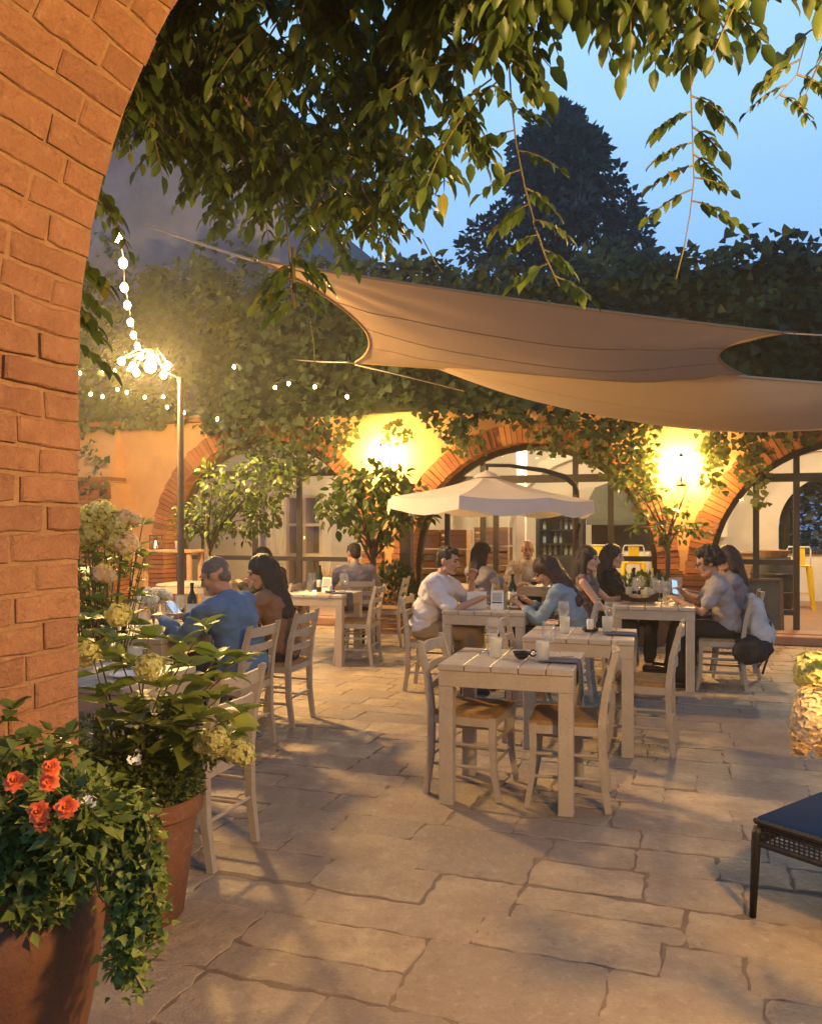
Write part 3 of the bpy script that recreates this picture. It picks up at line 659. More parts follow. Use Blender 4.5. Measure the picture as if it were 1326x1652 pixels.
# ================================================================== WISTERIA OVER THE ARCH
wis_m = leafmat('wisteria_leaf', (.048, .092, .018), (.14, .20, .036), .40, .42, (.34, .27, .03))
stem_m = mat('vine_stem', (.15, .105, .05), rough=.85, var=.3, scale=25)
gstem_m = mat('green_stem', (.17, .15, .045), rough=.6, var=.2, scale=20)
def compound(L, M, p, d, length, n=5, size=.062, mi=0, droop=1.0):
    """pinnate leaf: rachis with n pairs and an end leaflet"""
    p = Vector(p); d = Vector(d).normalized(); side = d.cross(Z); side = side.normalized() if side.length > .05 else Vector((1, 0, 0))
    size *= R.uniform(.72, 1.22); pts = []; q = p.copy(); dd = d.copy(); stp = length/(n+1)
    for k in range(n+2): pts.append(q.copy()); dd = (dd-Z*.16*droop).normalized(); q = q+dd*stp
    if M is not None: M.tube(pts, [.0028]*(len(pts)-1)+[.0012], 4, False)
    ps, ds, ss = [], [], []
    for k in range(1, n+2):
        t = (pts[min(k+1, n+1)]-pts[k-1]).normalized()
        if k == n+1: ps.append(pts[k]); ds.append(t); ss.append(size*R.uniform(.95, 1.25)); break
        for sg in (-1, 1):
            ps.append(pts[k]); ds.append((t*.65+side*sg*R.uniform(.7, 1.0)-Z*R.uniform(.25, .75)*droop)); ss.append(size*R.uniform(.8, 1.15))
    L.leaves([tuple(x) for x in ps], [tuple(x) for x in ds], ss, .27, LEAF_L, roll=.25, mi=mi)
wis = thing('wisteria', 'leafy wisteria canopy hanging over the top of the view', 'climbing plant', Vector((0, 2.4, 3.3)), 0)
# canopy plan: far edge (as seen px -> lower boundary row) gives the outline in plan at fringe height
edge_px = [(120, 240), (205, 215), (300, 300), (380, 330), (470, 400), (560, 408), (640, 380), (690, 235), (750, 150), (800, 60), (850, -30), (960, -55), (1040, -50), (1110, -60), (1160, -100), (1190, -140), (1225, -160)]
def low_row(px):
    for (a, ya), (b, yb) in zip(edge_px, edge_px[1:]):
        if a <= px <= b: return ya+(yb-ya)*(px-a)/(b-a)
    return 200 if px < 120 else 0
L = LB(); M = MB(); cnt = 0
ZF = 2.78
while cnt < 1750:
    px = R.uniform(60, 1235); py0 = low_row(px)-R.uniform(0, 26)
    # point on the far rim then pulled back toward the wall
    Yf = (ZF-EYE)*FPX/(HY-py0)
    if Yf > 3.6: Yf = 3.6+R.uniform(-.2, .1)
    back = R.random()**1.25; Y = Yf-(Yf-1.75)*back*.97
    X = (px-CX)/FPX*Yf+R.uniform(-.05, .05); zl = EYE+(HY-py0)/FPX*Yf
    z = zl+.05+abs(R.gauss(0, .17))+back*.35
    p = Vector((X, Y, z)); rel = p-AE
    if rel.dot(V) < .10: continue
    a = R.uniform(0, 2*math.pi); d = Vector((math.cos(a), math.sin(a), R.uniform(-.5, .25)))
    hole = noise.noise(Vector((X*3.2, Y*3.2, 4.1)))
    if 400 < px < 700 and back < .35 and hole > .12: continue
    compound(L, M, p, d, R.uniform(.16, .30), R.choice((4, 5, 5, 6)), R.uniform(.050, .070)); cnt += 1
# fringe at the right: hanging dark leaves against the sky
for px, py, n_ in ((1130, 0, 6), (1150, 60, 3), (1115, 70, 3), (1090, 0, 6), (870, -10, 6), (930, -10, 6), (1000, -5, 6), (1060, 0, 6), (1190, -50, 4), (860, 60, 2), (780, 140, 4), (740, 190, 5), (690, 230, 5)):
    for k in range(n_):
        p = at_y(px+R.uniform(-30, 30), py+R.uniform(-35, 10), R.uniform(2.05, 2.5)); a = R.uniform(0, 6.28); compound(L, M, p, Vector((math.cos(a), math.sin(a), -.35)), R.uniform(.13, .2), 4, .058)
for k in range(12):
    p = at_y(R.uniform(1300, 1420), R.uniform(-60, 50), R.uniform(2.0, 2.3)); a = R.uniform(0, 6.28); compound(L, M, p, Vector((math.cos(a), math.sin(a), -.4)), R.uniform(.13, .2), 4, .055)
for k in range(9):      # lit leaves beside the brick edge
    p = at_y(R.uniform(105, 165), R.uniform(225, 320), R.uniform(2.4, 3.0)); a = R.uniform(0, 6.28); compound(L, M, p, Vector((math.cos(a), math.sin(a), -.4)), R.uniform(.13, .2), 4, .06)
for px, py in ((128, 425), (122, 470), (128, 520), (125, 560), (135, 440), (120, 500)):
    p = at_y(px-14, py-16, 2.35); compound(L, M, p, Vector((.9, .1, -.35)), R.uniform(.10, .15), 3, .055)
inworld(L.build('foliage', wis_m, wis)); inworld(M.build('leaf_stalks', gstem_m, wis))
M = MB()
for pts in (((-2.4, 2.3, 3.1), (-1.2, 2.5, 3.25), (0, 2.3, 3.3), (1.2, 1.9, 3.35), (2.4, 1.6, 3.3)), ((-1.6, 2.6, 3.2), (-1.0, 3.2, 3.15), (-.2, 3.4, 3.1)), ((-.4, 2.2, 3.3), (-.1, 2.8, 3.2), (.2, 3.1, 3.05)), ((.6, 2.0, 3.3), (.8, 2.2, 3.15), (1.0, 2.2, 3.0))):
    M.tube([Vector(p)+Vector((0, 0, .03*R.uniform(-1, 1))) for p in pts], .02, 7)
inworld(M.build('branch', stem_m, wis, smooth=True))
def strand(name_px, Y, r, leaves, nleaf, m, size=.05):
    pts = [at_y(px, py, Y) for px, py in name_px]; M = MB(); M.tube(pts, r, 6); L = LB()
    for k in range(nleaf):
        t = leaves[0]+(leaves[1]-leaves[0])*(k+.5)/nleaf; s = t*(len(pts)-1); i = min(int(s), len(pts)-2); p = pts[i].lerp(pts[i+1], s-i)
        sg = -1 if k % 2 else 1; compound(L, M, p, Vector((sg*1.0, R.uniform(-.5, .5), -.15)), R.uniform(.10, .15), R.choice((3, 4)), size)
    o = inworld(M.build('hanging_shoot', m, wis, smooth=True)); 
    if nleaf: L.build('shoot_leaves', wis_m, o)
strand([(815, -20), (818, 60), (824, 150), (832, 230), (846, 300), (862, 360), (880, 415), (902, 462)], 2.6, .0026, (.30, .98), 11, gstem_m, .055)
strand([(1112, 60), (1114, 150), (1117, 230), (1119, 290), (1112, 350), (1104, 395), (1090, 450)], 2.3, .0018, (.15, .62), 9, gstem_m, .05)
strand([(452, 150), (456, 230), (459, 320), (466, 400), (472, 470)], 3.0, .0035, (.3, .98), 6, gstem_m, .055)
strand([(473, 400), (474, 450), (475, 498)], 2.95, .008, (.1, .9), 8, gstem_m, .055)
strand([(498, 500), (506, 550), (509, 598)], 3.0, .0025, (0, 1), 0, gstem_m)
strand([(1250, 160), (1285, 120), (1300, 60)], 2.1, .0015, (0, .8), 4, gstem_m, .03)
strand([(682, 385), (700, 420), (714, 440)], 3.1, .002, (0, 1), 0, gstem_m)
# ================================================================== IVY ON THE FACADE
def ivy_leaves(L, N, usp, zsp, vfun, size, dens=None, mi=0):
    ps, ds, ups = [], [], []
    for _ in range(N):
        u = R.uniform(*usp); z = R.uniform(*zsp(u)) if callable(zsp) else R.uniform(*zsp)
        if dens and R.random() > dens(u, z): continue
        v_ = vfun(u, z)+abs(R.gauss(0, .10))-.05; p = F(u, v_, z); ps.append(tuple(p))
        d = U*R.uniform(-.8, .8)-V*R.uniform(.1, .8)-Z*R.uniform(.3, 1.0); ds.append(tuple(d)); up = -V*R.uniform(.4, 1)+Z*R.uniform(0, .8); ups.append(tuple(up))
    L.leaves(ps, ds, NR.uniform(size*.6, size*1.35, len(ps)), .5, IVY, np.array(ups), .35, mi)
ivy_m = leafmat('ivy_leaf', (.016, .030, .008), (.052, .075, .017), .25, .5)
ivyl_m = leafmat('ivy_leaf_lit', (.06, .085, .016), (.13, .15, .03), .3, .5)  # lit copy of the ivy leaf, lamp light put into its colour
def nz(u, z, s=1.0, o=0.0): return noise.noise(Vector((u*s, z*s, o)))
def ivybulge(u, z):
    return -.22-.50*(nz(u, z, .9)+.5)-.34*nz(u, z, 2.6, 3)-.12*min(2, max(0, z-3.2))
def ivytop(u): return 4.95+.22*nz(u, 0, 1.2, 9)+.14*nz(u, 0, 4, 2)+(.25 if u < -1 else 0)
def ivylow(u):
    z = 3.05+.28*nz(u, 0, 1.3, 5)-.10*nz(u, 0, 4.7, 1)
    for c, w, dz in ((-3.6, .75, .75), (-3.0, .3, .45), (-.9, .3, .35), (.1, .5, .25), (1.2, .6, .55), (2.9, .45, .4), (-2.1, .4, -.15)): z -= dz*math.exp(-((u-c)/w)**2)
    return z
iv = thing('ivy', 'dense dark ivy covering the wall above the arches', 'climbing plant', F(2, 0, 3.1), 0)
L = LB()
ivy_leaves(L, 13500, (-5.2, 8.4), lambda u: (ivylow(u), ivytop(u)), ivybulge, .095, lambda u, z: .62+.9*nz(u, z, 2.3, 6))
ivy_leaves(L, 5200, (-5.2, 8.4), lambda u: (ivylow(u)+.1, ivytop(u)), lambda u, z: ivybulge(u, z)-.10, .122, lambda u, z: .25+1.6*nz(u, z, 1.5, 16))
ivy_leaves(L, 3500, (-5.2, 8.4), lambda u: (ivytop(u)-.3, ivytop(u)+.12), lambda u, z: R.uniform(-.7, 1.6), .12)
inworld(L.build('foliage', ivy_m, iv))
M = MB(); M.box(F(2.2, .02, 3.95), (14.6, .30, 1.66), rotW); inworld(M.build('ivy_shade_backing', mat('ivy_shade_dark', (.020, .028, .010), rough=1, var=.4, scale=12, bump=1, bscale=20), iv))  # dark box put behind the leaves as the ivy's shaded depth
L = LB()
def dang(u0, du, z0, z1, n, w=.09, v_=-.3):
    ps, ds, ups = [], [], []; M = MB(); pts = []
    for k in range(14): t = k/13; pts.append(F(u0+du*t+.03*math.sin(k*1.7), v_, z0+(z1-z0)*t))
    M.tube(pts, .006, 5)
    for k in range(n):
        t = R.random(); i = min(12, int(t*13)); p = pts[i]+U*R.uniform(-w, w)+V*R.uniform(-w, w)*.6+Z*R.uniform(-.08, .02); ps.append(tuple(p))
        ds.append(tuple(U*R.uniform(-.9, .9)-V*R.uniform(-.2, .6)-Z*R.uniform(.2, 1))); ups.append(tuple(-V+Z*R.uniform(0, 1)))
    L.leaves(ps, ds, NR.uniform(.05, .10, n), .5, IVY, np.array(ups), .4); L.mb(M, 1)
for px, z0, z1, n, w in ((1228, 2.9, 1.72, 90, .11), (1212, 3.0, 2.0, 70, .12), (1195, 3.0, 2.3, 60, .15), (1020, 2.9, 2.1, 110, .16), (1045, 2.9, 1.75, 110, .14), (1000, 2.9, 2.0, 110, .16), (1035, 2.5, 1.6, 80, .14), (980, 2.9, 2.25, 80, .15), (1140, 2.9, 1.9, 70, .13), (1165, 2.9, 2.2, 60, .14), (905, 2.95, 2.42, 60, .22), (880, 2.95, 2.45, 50, .2), (760, 3, 2.45, 70, .2), (730, 3, 2.55, 50, .15), (640, 3.0, 2.7, 40, .2), (560, 3.0, 2.55, 50, .18), (450, 3.1, 1.9, 130, .2), (480, 3.1, 2.1, 120, .2), (420, 3.1, 2.25, 90, .18), (505, 3.0, 2.3, 70, .15), (365, 3.1, 2.6, 60, .2), (1150, 2.9, 2.35, 50, .15), (1290, 2.9, 2.45, 60, .25), (960, 2.9, 2.3, 60, .2)):
    dang(u_at(px, -.3), R.uniform(-.12, .12), z0, z1, n, w)
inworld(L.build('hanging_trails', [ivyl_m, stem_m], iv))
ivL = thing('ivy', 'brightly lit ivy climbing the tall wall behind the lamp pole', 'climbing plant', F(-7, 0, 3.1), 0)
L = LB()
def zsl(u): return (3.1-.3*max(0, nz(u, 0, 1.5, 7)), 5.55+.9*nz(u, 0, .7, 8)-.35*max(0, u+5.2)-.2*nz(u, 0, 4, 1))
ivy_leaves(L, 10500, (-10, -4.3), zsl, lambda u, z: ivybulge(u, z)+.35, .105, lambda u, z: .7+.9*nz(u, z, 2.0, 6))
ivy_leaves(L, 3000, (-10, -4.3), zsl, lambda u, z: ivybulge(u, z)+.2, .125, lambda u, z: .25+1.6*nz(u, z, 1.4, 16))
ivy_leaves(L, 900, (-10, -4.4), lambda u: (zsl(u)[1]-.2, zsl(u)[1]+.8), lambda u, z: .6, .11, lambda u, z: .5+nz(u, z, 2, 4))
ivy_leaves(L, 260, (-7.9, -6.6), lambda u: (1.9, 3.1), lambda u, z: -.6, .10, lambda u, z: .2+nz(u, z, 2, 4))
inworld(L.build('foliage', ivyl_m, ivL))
# hanging thin stalks over the buttress
# ================================================================== TREES BEYOND
dk_m = leafmat('dusk_foliage', (.022, .036, .032), (.045, .066, .052), .12, .6)
bark_m = mat('bark', (.10, .075, .05), rough=.95, var=.4, scale=10, bump=.8, bscale=30)
def far_tree(name, label, base, H, shape, nclump, clump, leaf, nleaf, trunk_r=.25, group=None, m=None):
    """trunk with limbs; crown of leaf clumps placed by shape(t)->radius, with gaps"""
    t = thing(name, label, 'tree', base, 0, group); M = MB()
    M.tube([base, base+Z*H*.5+Vector((.1, 0, 0)), base+Z*H*.93], [trunk_r, trunk_r*.6, .03], 8); L = LB(); ps = []
    for k in range(nclump):
        tt = R.random()**.6; z = tt; r_ = shape(z)*math.sqrt(R.uniform(.15, 1)); a = R.uniform(0, 2*math.pi)
        c = base+Vector((math.cos(a)*r_, math.sin(a)*r_, H*(.22+.78*z)))
        if R.random() < .5: M.tube([base+Z*(c.z-base.z)*.85, c], [trunk_r*.18, .012], 5, False)
        cs = clump*R.uniform(.55, 1.25)*(.6+.5*(1-z))
        for _ in range(nleaf):
            g = Vector((R.gauss(0, 1), R.gauss(0, 1), R.gauss(0, .62))); g = g.normalized()*cs*R.uniform(.35, 1.0)**.6; ps.append((c+g, g))
    pos = np.array([tuple(p) for p, g in ps]); dr = np.array([tuple(g.normalized()+Vector((0, 0, R.uniform(-.5, .5)))) for p, g in ps])
    L.leaves(pos, dr, NR.uniform(leaf*.6, leaf*1.4, len(pos)), .36, LEAF_S, roll=.9)
    inworld(L.build('crown', m or dk_m, t)); inworld(M.build('trunk', bark_m, t)); return t
bT = at_y(905, 845, 26.0); bT.z = 0
def big_shape(z): return 5.1*(1-z)**.68*(1+.20*math.sin(z*23))+.12
far_tree('tall_tree', 'tall dark cone shaped tree rising against the dusk sky', bT, 14.3, big_shape, 340, .70, .24, 64, .3)
for (px, Y, H, r_, lb) in ((1262, 17, 6.9, 1.0, 'small airy tree poking above the ivy at far right'), (1075, 19, 7.4, 1.3, 'bushy dark tree just right of the tall tree'), (735, 20, 7.6, 1.5, 'round dark tree just left of the tall tree'), (1180, 21, 7.2, 1.5, 'low dark tree between the bushy tree and the airy tree'), (640, 19, 6.9, 1.3, 'low dark tree glimpsed under the wisteria fringe'), (960, 18, 6.9, 1.5, 'low round tree in front of the tall tree'), (1330, 16, 6.5, 1.2, 'dark tree cut by the right edge of the view')):
    b = at_y(px, 845, Y); b.z = 0
    far_tree('garden_tree', lb, b, H, lambda z, r_=r_: r_*math.sin(math.pi*min(1, .18+.82*z))**.6, 60, .42, .17, 60, .12, 'trees beyond the ivy wall')
b = F(uW+.2, 16, 0); far_tree('garden_tree', 'dark tree seen through the back window of the right arch', b, 3.2, lambda z: 3.4*math.sin(math.pi*min(1, .2+.8*z))**.5, 80, .6, .2, 60, .15, 'trees beyond the ivy wall')
# ================================================================== YOUNG TREES IN THE COURTYARD
cit_m = leafmat('citrus_leaf', (.055, .095, .018), (.13, .17, .035), .32, .38)
def young_tree(label, base, trunk_h, trunk_r, crown, n, leaf, m=cit_m, lean=0):
    """crown: list of (dx, dy, z, r) clumps, with a limb to each"""
    t = thing('young_tree', label, 'tree', base, 0); M = MB(); top = base+Vector((lean, 0, trunk_h))
    M.tube([base, base+Vector((lean*.3, .02, trunk_h*.5)), top], [trunk_r, trunk_r*.85, trunk_r*.7], 8); L = LB(); ps, ds = [], []
    for dx, dy, z, r_ in crown:
        c = base+Vector((dx, dy, z)); M.tube([top-Z*R.uniform(0, .2)*trunk_h, (top+c)/2+Vector((0, 0, .05)), c], [trunk_r*.32, trunk_r*.2, .004], 6)
        for k in range(int(n*r_*r_/.09)):
            g = Vector((R.gauss(0, 1), R.gauss(0, 1), R.gauss(0, .8))).normalized()*r_*R.uniform(.2, 1)**.55; ps.append(tuple(c+g))
            ds.append(tuple(g.normalized()*.6+Vector((R.uniform(-.6, .6), R.uniform(-.6, .6), R.uniform(-.9, .2)))))
    L.leaves(ps, ds, NR.uniform(leaf*.6, leaf*1.3, len(ps)), .30, LEAF_L, roll=.7)
    inworld(L.build('crown', m, t)); inworld(M.build('trunk', bark_m, t, smooth=True)); return t
b = at_y(335, 0, 9.4); b.z = 0; S = 9.4/FPX
def cl(cx, base, Y, lst): return [((px-cx)/FPX*Y, R.uniform(-.25, .25), EYE-(py-HY)/FPX*Y, r_/FPX*Y) for px, py, r_ in lst]
young_tree('slim young citrus tree with a loose lit crown behind the man in blue', b, 1.35, .055, cl(335, b, 9.4, [(300, 845, 26), (330, 830, 34), (360, 800, 36), (400, 790, 36), (440, 790, 30), (385, 840, 36), (430, 830, 30), (350, 770, 28), (340, 860, 20), (400, 750, 26), (460, 760, 22), (420, 850, 20), (290, 825, 14)]), 190, .08)
b = at_y(602, 0, 10.2); b.z = 0
young_tree('leafy lemon tree beside the white umbrella, below the left wall lamp', b, 1.2, .05, cl(602, b, 10.2, [(560, 800, 34), (600, 780, 36), (640, 800, 34), (580, 835, 34), (625, 840, 30), (545, 830, 26), (655, 830, 24), (605, 870, 22), (530, 815, 22), (640, 770, 22), (565, 770, 24), (675, 790, 12), (690, 835, 10)]), 135, .12)
b = F(u_at(1077, -.55), -.55, 0); Yb = b.y
young_tree('thin young tree trained up the pier below the right wall lamp', b, 1.35, .04, cl(1077, b, Yb, [(1080, 860, 24), (1050, 830, 26), (1020, 790, 26), (1110, 850, 24), (1135, 855, 16), (1085, 825, 18), (1000, 770, 20), (1035, 850, 14), (1060, 790, 20), (1100, 805, 10), (1010, 730, 22), (1150, 720, 16), (1060, 880, 12)]), 95, .085)
# planters below
def planter_bush(label, p, w, h, n, leaf, m, cat='potted plant'):
    t = thing('potted_shrub', label, cat, p, 0); M = MB(); M.lathe([(w*.36, 0), (w*.46, h*.38), (w*.5, h*.38), (w*.5, h*.45), (w*.42, h*.45), (w*.4, h*.40)], seg=20); M.build('pot', terra_m, t, auto=40)
    L = LB(); ps, ds = [], []
    for k in range(n):
        g = Vector((R.gauss(0, 1), R.gauss(0, 1), abs(R.gauss(0, 1)))).normalized(); q = Vector((g.x*w*.62, g.y*w*.62, h*.42+g.z*h*.6))*1.0; q *= 1; ps.append(tuple(q*R.uniform(.75, 1.05))); ds.append(tuple(g+Vector((R.uniform(-.5, .5), R.uniform(-.5, .5), R.uniform(-.2, .7)))))
    L.leaves(ps, ds, NR.uniform(leaf*.6, leaf*1.3, n), .3, LEAF_S, roll=.7); L.build('foliage', m, t); return t
terra_m = worn_mat('terracotta', (.24, .105, .045), (.27, .12, .05), (.15, .062, .028), (.22, .10, .05), (.42, .30, .20), (.10, .045, .022), .006, 1.6, .6, .85)
planter_bush('low green bush in a pot at the foot of the right pier', F(u_at(1035, -.75), -.75, 0), .75, .85, 900, .09, cit_m)
planter_bush('dark green bush in a pot at the foot of the left pier beside the post', F(u_at(632, -.7), -.7, 0), .6, .9, 700, .09, ivy_m)
# dark post by the pier, lamp pole with string lights
t = thing('timber_post', 'dark thick timber post beside the orange brick pier', 'post', F(u_at(656, -.45), -.45, 0), ANG)
M = MB(); M.beam((0, 0, 0), (0, 0, 2.0), .16, .14); M.build('shaft', mat('dark_timber', (.06, .042, .028), rough=.8, var=.3, bump=.4), t); M = MB(); M.box((0, 0, 2.03), (.2, .18, .06), None, .01); M.build('cap', dark_m, t)
PP = at_y(292, 0, 8.6); PP.z = 0
pole_m = mat('pole_metal', (.11, .08, .055), rough=.6, var=.3)
t = thing('lamp_pole', 'tall slim pole carrying the brightest lamp at left', 'lamp post', PP, 0)
M = MB(); M.lathe([(.13, 0), (.13, .02), (.040, .05), (.031, 3.0), (.029, 3.02)], seg=12); M.build('pole', pole_m, t, auto=40)
LP = at_y(243, 594, 8.6)-PP
M = MB(); M.tube([(0, 0, 3.01), (LP.x*.5, 0, (3.0+LP.z)/2+.02), (LP.x, 0, LP.z+.2), (LP.x-.25, .03, LP.z+.12)], .007, 6); M.build('cord', dark_m, t)
M = MB(); M.lathe([(.04, .11), (.05, .13), (.03, .19), (.02, .20)], (LP.x, 0, LP.z), 16); M.build('socket', pole_m, t, auto=40)
pg = emitmat('pole_globe', (1, .60, .20), LAMP['pole']/(4*math.pi*(.06**2+7*.032**2)*math.pi)); M = MB(); M.blob((LP.x, 0, LP.z+.02), (.06, .06, .065)); M.build('bulb', pg, t, smooth=True)
for q in ((-.20, .05, .03), (-.10, -.14, -.07), (.10, .12, -.05), (.19, -.04, .02), (-.04, .16, .10), (.05, -.15, .08), (-.28, -.06, .06)):
    M = MB(); M.blob((LP.x+q[0], q[1], LP.z+q[2]), (.032, .032, .038)); M.build('bulb', pg, t, smooth=True); M = MB(); M.tube([(LP.x+q[0], q[1], LP.z+q[2]+.033), (LP.x+q[0]*.4, q[1]*.4, LP.z+.2)], .004, 5); M.build('bulb_wire', dark_m, t)
bulb_m = emitmat('string_bulb', (1, .66, .26), LAMP['bulb']/(4*math.pi*.023**2*math.pi))
def string_light(label, pts, bulbs, sag=.0, br=.022):
    t = thing('string_light', label, 'string light', pts[0], 0, 'strings of warm bulbs'); M = MB(); M.tube(pts, .005, 5); inworld(M.build('cord', dark_m, t))
    for p in bulbs:
        b = MB(); b.lathe([(.011, .035), (.012, .06), (.006, .064)], p, 8); inworld(b.build('socket', dark_m, t)); b = MB(); b.blob(p, (br, br, br*1.25), seg=10, rings=6); inworld(b.build('bulb', bulb_m, t, smooth=True))
seq = [(190, 376, 4.3), (199, 419, 4.8), (201, 459, 5.3), (206, 488, 5.8), (211, 516, 6.3), (216, 537, 6.8), (222, 555, 7.3), (228, 572, 7.9)]
pts = [at_y(180, 352, 4.0)+Z*.03]+[at_y(a, b_-6, y) for a, b_, y in seq]+[PP+LP+Z*.2]
string_light('string of bulbs running from the bright pole lamp up towards the wisteria', pts, [at_y(*q)-Z*.02 for q in seq], br=.024)
def along(label, pix, v_):
    q = [F(u_at(a, v_), v_, 0) for a, b_ in pix]
    for p, (a, b_) in zip(q, pix): p.z = z_at(b_, p)
    string_light(label, [p+Z*.06 for p in q], q)
along('string of bulbs drooping across the wall left of the bright lamp', [(122, 603), (147, 636), (166, 640), (190, 628), (205, 633), (234, 641), (264, 640), (270, 657), (297, 666), (351, 676)], -.75)
along('upper string of bulbs level with the bright pole lamp', [(112, 600), (130, 602), (166, 599), (186, 598), (208, 596)], -.8)
along('string of bulbs in the dark ivy right of the pole', [(378, 592), (444, 625), (466, 619), (508, 624), (560, 640)], -.85)
# ================================================================== TABLES AND CHAIRS
paint_m = worn_mat('cream_paint', (.47, .385, .265), (.54, .45, .32), (.41, .33, .22), (.50, .40, .27), (.60, .52, .40), (.20, .14, .085), .006, 2.6)
top_m = worn_mat('cream_paint_top', (.47, .40, .30), (.56, .48, .37), (.41, .34, .25), (.50, .42, .31), (.62, .55, .45), (.20, .14, .085), .004, 2.6, .22, .45)
chair_m = worn_mat('chair_paint', (.40, .33, .24), (.52, .44, .33), (.33, .265, .19), (.46, .37, .26), (.58, .50, .39), (.20, .14, .09), .004, 2.6)
rush_m = mat('rush_seat', (.42, .25, .09), rough=.85, var=.4, scale=30, bump=.8, bscale=45, stretch=(6, 1, 1), c2=(.25, .13, .05))
TR = rad(-17); TU = Vector((math.cos(TR), math.sin(TR), 0)); TV = Vector((-TU.y, TU.x, 0))
def make_table(W=.72, D=.62, H=.75):
    t = thing('dining_table', 'x', 'table'); M = MB(); n = 5; w = W/n
    for k in range(n): M.box((-W/2+w*(k+.5), R.uniform(-.002, .002), H-.017+R.uniform(-.0012, .0012)), (w-.005, D, .034), None, .004)
    M.build('tabletop', top_m, t)
    M = MB(); h = .085; z = H-.036-h/2
    for sg in (-1, 1): M.box((0, sg*(D/2-.022), z), (W-.008, .03, h), None, .003); M.box((sg*(W/2-.022), 0, z), (.03, D-.078, h), None, .003)
    M.build('apron', paint_m, t)
    for sx in (-1, 1):
        for sy in (-1, 1):
            M = MB(); M.box((sx*(W/2-.044), sy*(D/2-.078 if 0 else D/2-.044), (H-.122)/2), (.076, .076, H-.122), None, .004); M.box((sx*(W/2-.044), sy*(D/2-.044), .004), (.078, .078, .008)); M.build('leg', paint_m, t)
    return t
def make_chair():
    t = thing('ladder_back_chair', 'x', 'chair'); SH = .455
    def post(sx):
        M = MB(); pts = [(sx*.185, -.215, 0), (sx*.188, -.185, .22), (sx*.19, -.18, SH), (sx*.188, -.203, .64), (sx*.182, -.252, .835)]
        for a, b, w0, w1 in zip(pts, pts[1:], (.032, .036, .038, .036), (.036, .038, .036, .030)): M.beam(a, b, w0, w0, up=Vector((0, 1, 0)), w2=w1, h2=w1)
        M.box((sx*.182, -.253, .837), (.031, .031, .012), Matrix.Rotation(rad(-14), 3, 'X'), .005); return M
    for sx in (-1, 1): post(sx).build('back_post', chair_m, t)
    for sx in (-1, 1):
        M = MB(); pts = [(sx*.20, .205, 0), (sx*.197, .178, .16), (sx*.195, .17, .32), (sx*.195, .172, SH-.005)]
        for a, b, w0, w1 in zip(pts, pts[1:], (.026, .032, .036), (.032, .036, .038)): M.beam(a, b, w0, w0, up=Vector((0, 1, 0)), w2=w1, h2=w1)
        M.build('leg', chair_m, t)
    M = MB(); z = SH-.035
    M.box((0, .172, z), (.35, .028, .045)); M.box((0, -.18, z), (.34, .028, .045))
    for sx in (-1, 1): M.beam((sx*.193, -.16, z), (sx*.196, .155, z), .028, .045)
    M.build('seat_frame', chair_m, t)
    M = MB(); a = [(-.21, .19), (.21, .19), (.195, -.178), (-.195, -.178)]; zt = SH+.012
    vs = [(x, y, SH-.012) for x, y in a]+[(x, y, zt-.004) for x, y in a]+[(x*.88, y*.88, zt+.003) for x, y in a]+[(0, 0, zt-.010)]
    M.add(vs, [(3, 2, 1, 0)]+[(i, (i+1) % 4, 4+(i+1) % 4, 4+i) for i in range(4)]+[(4+i, 4+(i+1) % 4, 8+(i+1) % 4, 8+i) for i in range(4)]+[(8+i, 8+(i+1) % 4, 12) for i in range(4)])
    M.build('seat', rush_m, t)
    def yb(z): return -.18-(z-SH)*.11-max(0, z-.66)*.14
    for z, h in ((.792, .058), (.685, .046), (.58, .042)):
        M = MB(); n = 8; pr = []
        for k in range(n+1):
            s = -1+2*k/n; x = s*.172; y = yb(z)-.028*(1-s*s); e = .012*(1-s*s) if z > .8 else .004*(1-s*s); pr.append((x, y, z-h/2, z+h/2+e))
        th = .016; vs = []
        for x, y, z0, z1 in pr: vs += [(x, y-th/2, z0), (x, y+th/2, z0), (x, y+th/2, z1), (x, y-th/2, z1)]
        fs = [(4*k+i, 4*k+(i+1) % 4, 4*k+4+(i+1) % 4, 4*k+4+i) for k in range(n) for i in range(4)]+[(0, 1, 2, 3), (4*n+3, 4*n+2, 4*n+1, 4*n)]
        M.add(vs, fs); M.build('slat', chair_m, t)
    for z0 in (.17, .29):
        for sx in (-1, 1): M = MB(); M.tube([(sx*.187, -.185, z0), (sx*.197, .175, z0)], .0095, 8); M.build('stretcher', chair_m, t)
        M = MB(); M.tube([(-.195, .175, z0+.025), (.195, .175, z0+.025)], .0095, 8); M.build('stretcher', chair_m, t)
    M = MB(); M.tube([(-.187, -.19, .21), (.187, -.19, .21)], .0095, 8); M.build('stretcher', chair_m, t)
    return t
tb0, ch0 = make_table(), make_chair(); used = set()
def table(p, label, rz=TR, group='cream plank tables'):
    p = Vector((p[0], p[1], .002))
    if 't' in used: return dup(tb0, p, rz, label, group)
    used.add('t'); tb0.location = p; tb0.rotation_euler.z = rz; tag(tb0, label, None, group); return tb0
FACE = dict(R=TR-math.pi/2, L=TR+math.pi/2, A=TR, C=TR+math.pi)       # facing right / left / away / toward the camera
def chair(p, face, label, d=0, group='ladder back chairs'):
    rz = (FACE[face] if isinstance(face, str) else face)+rad(d); p = Vector((p[0], p[1], .003))
    if 'c' in used: return dup(ch0, p, rz, label, group)
    used.add('c'); ch0.location = p; ch0.rotation_euler.z = rz; tag(ch0, label, None, group); return ch0
T1, T2, T3, T4, T4b = Vector((.575, 4.60, 0)), Vector((1.17, 5.66, 0)), Vector((.70, 7.32, 0)), Vector((2.27, 7.72, 0)), Vector((2.46, 8.36, 0))
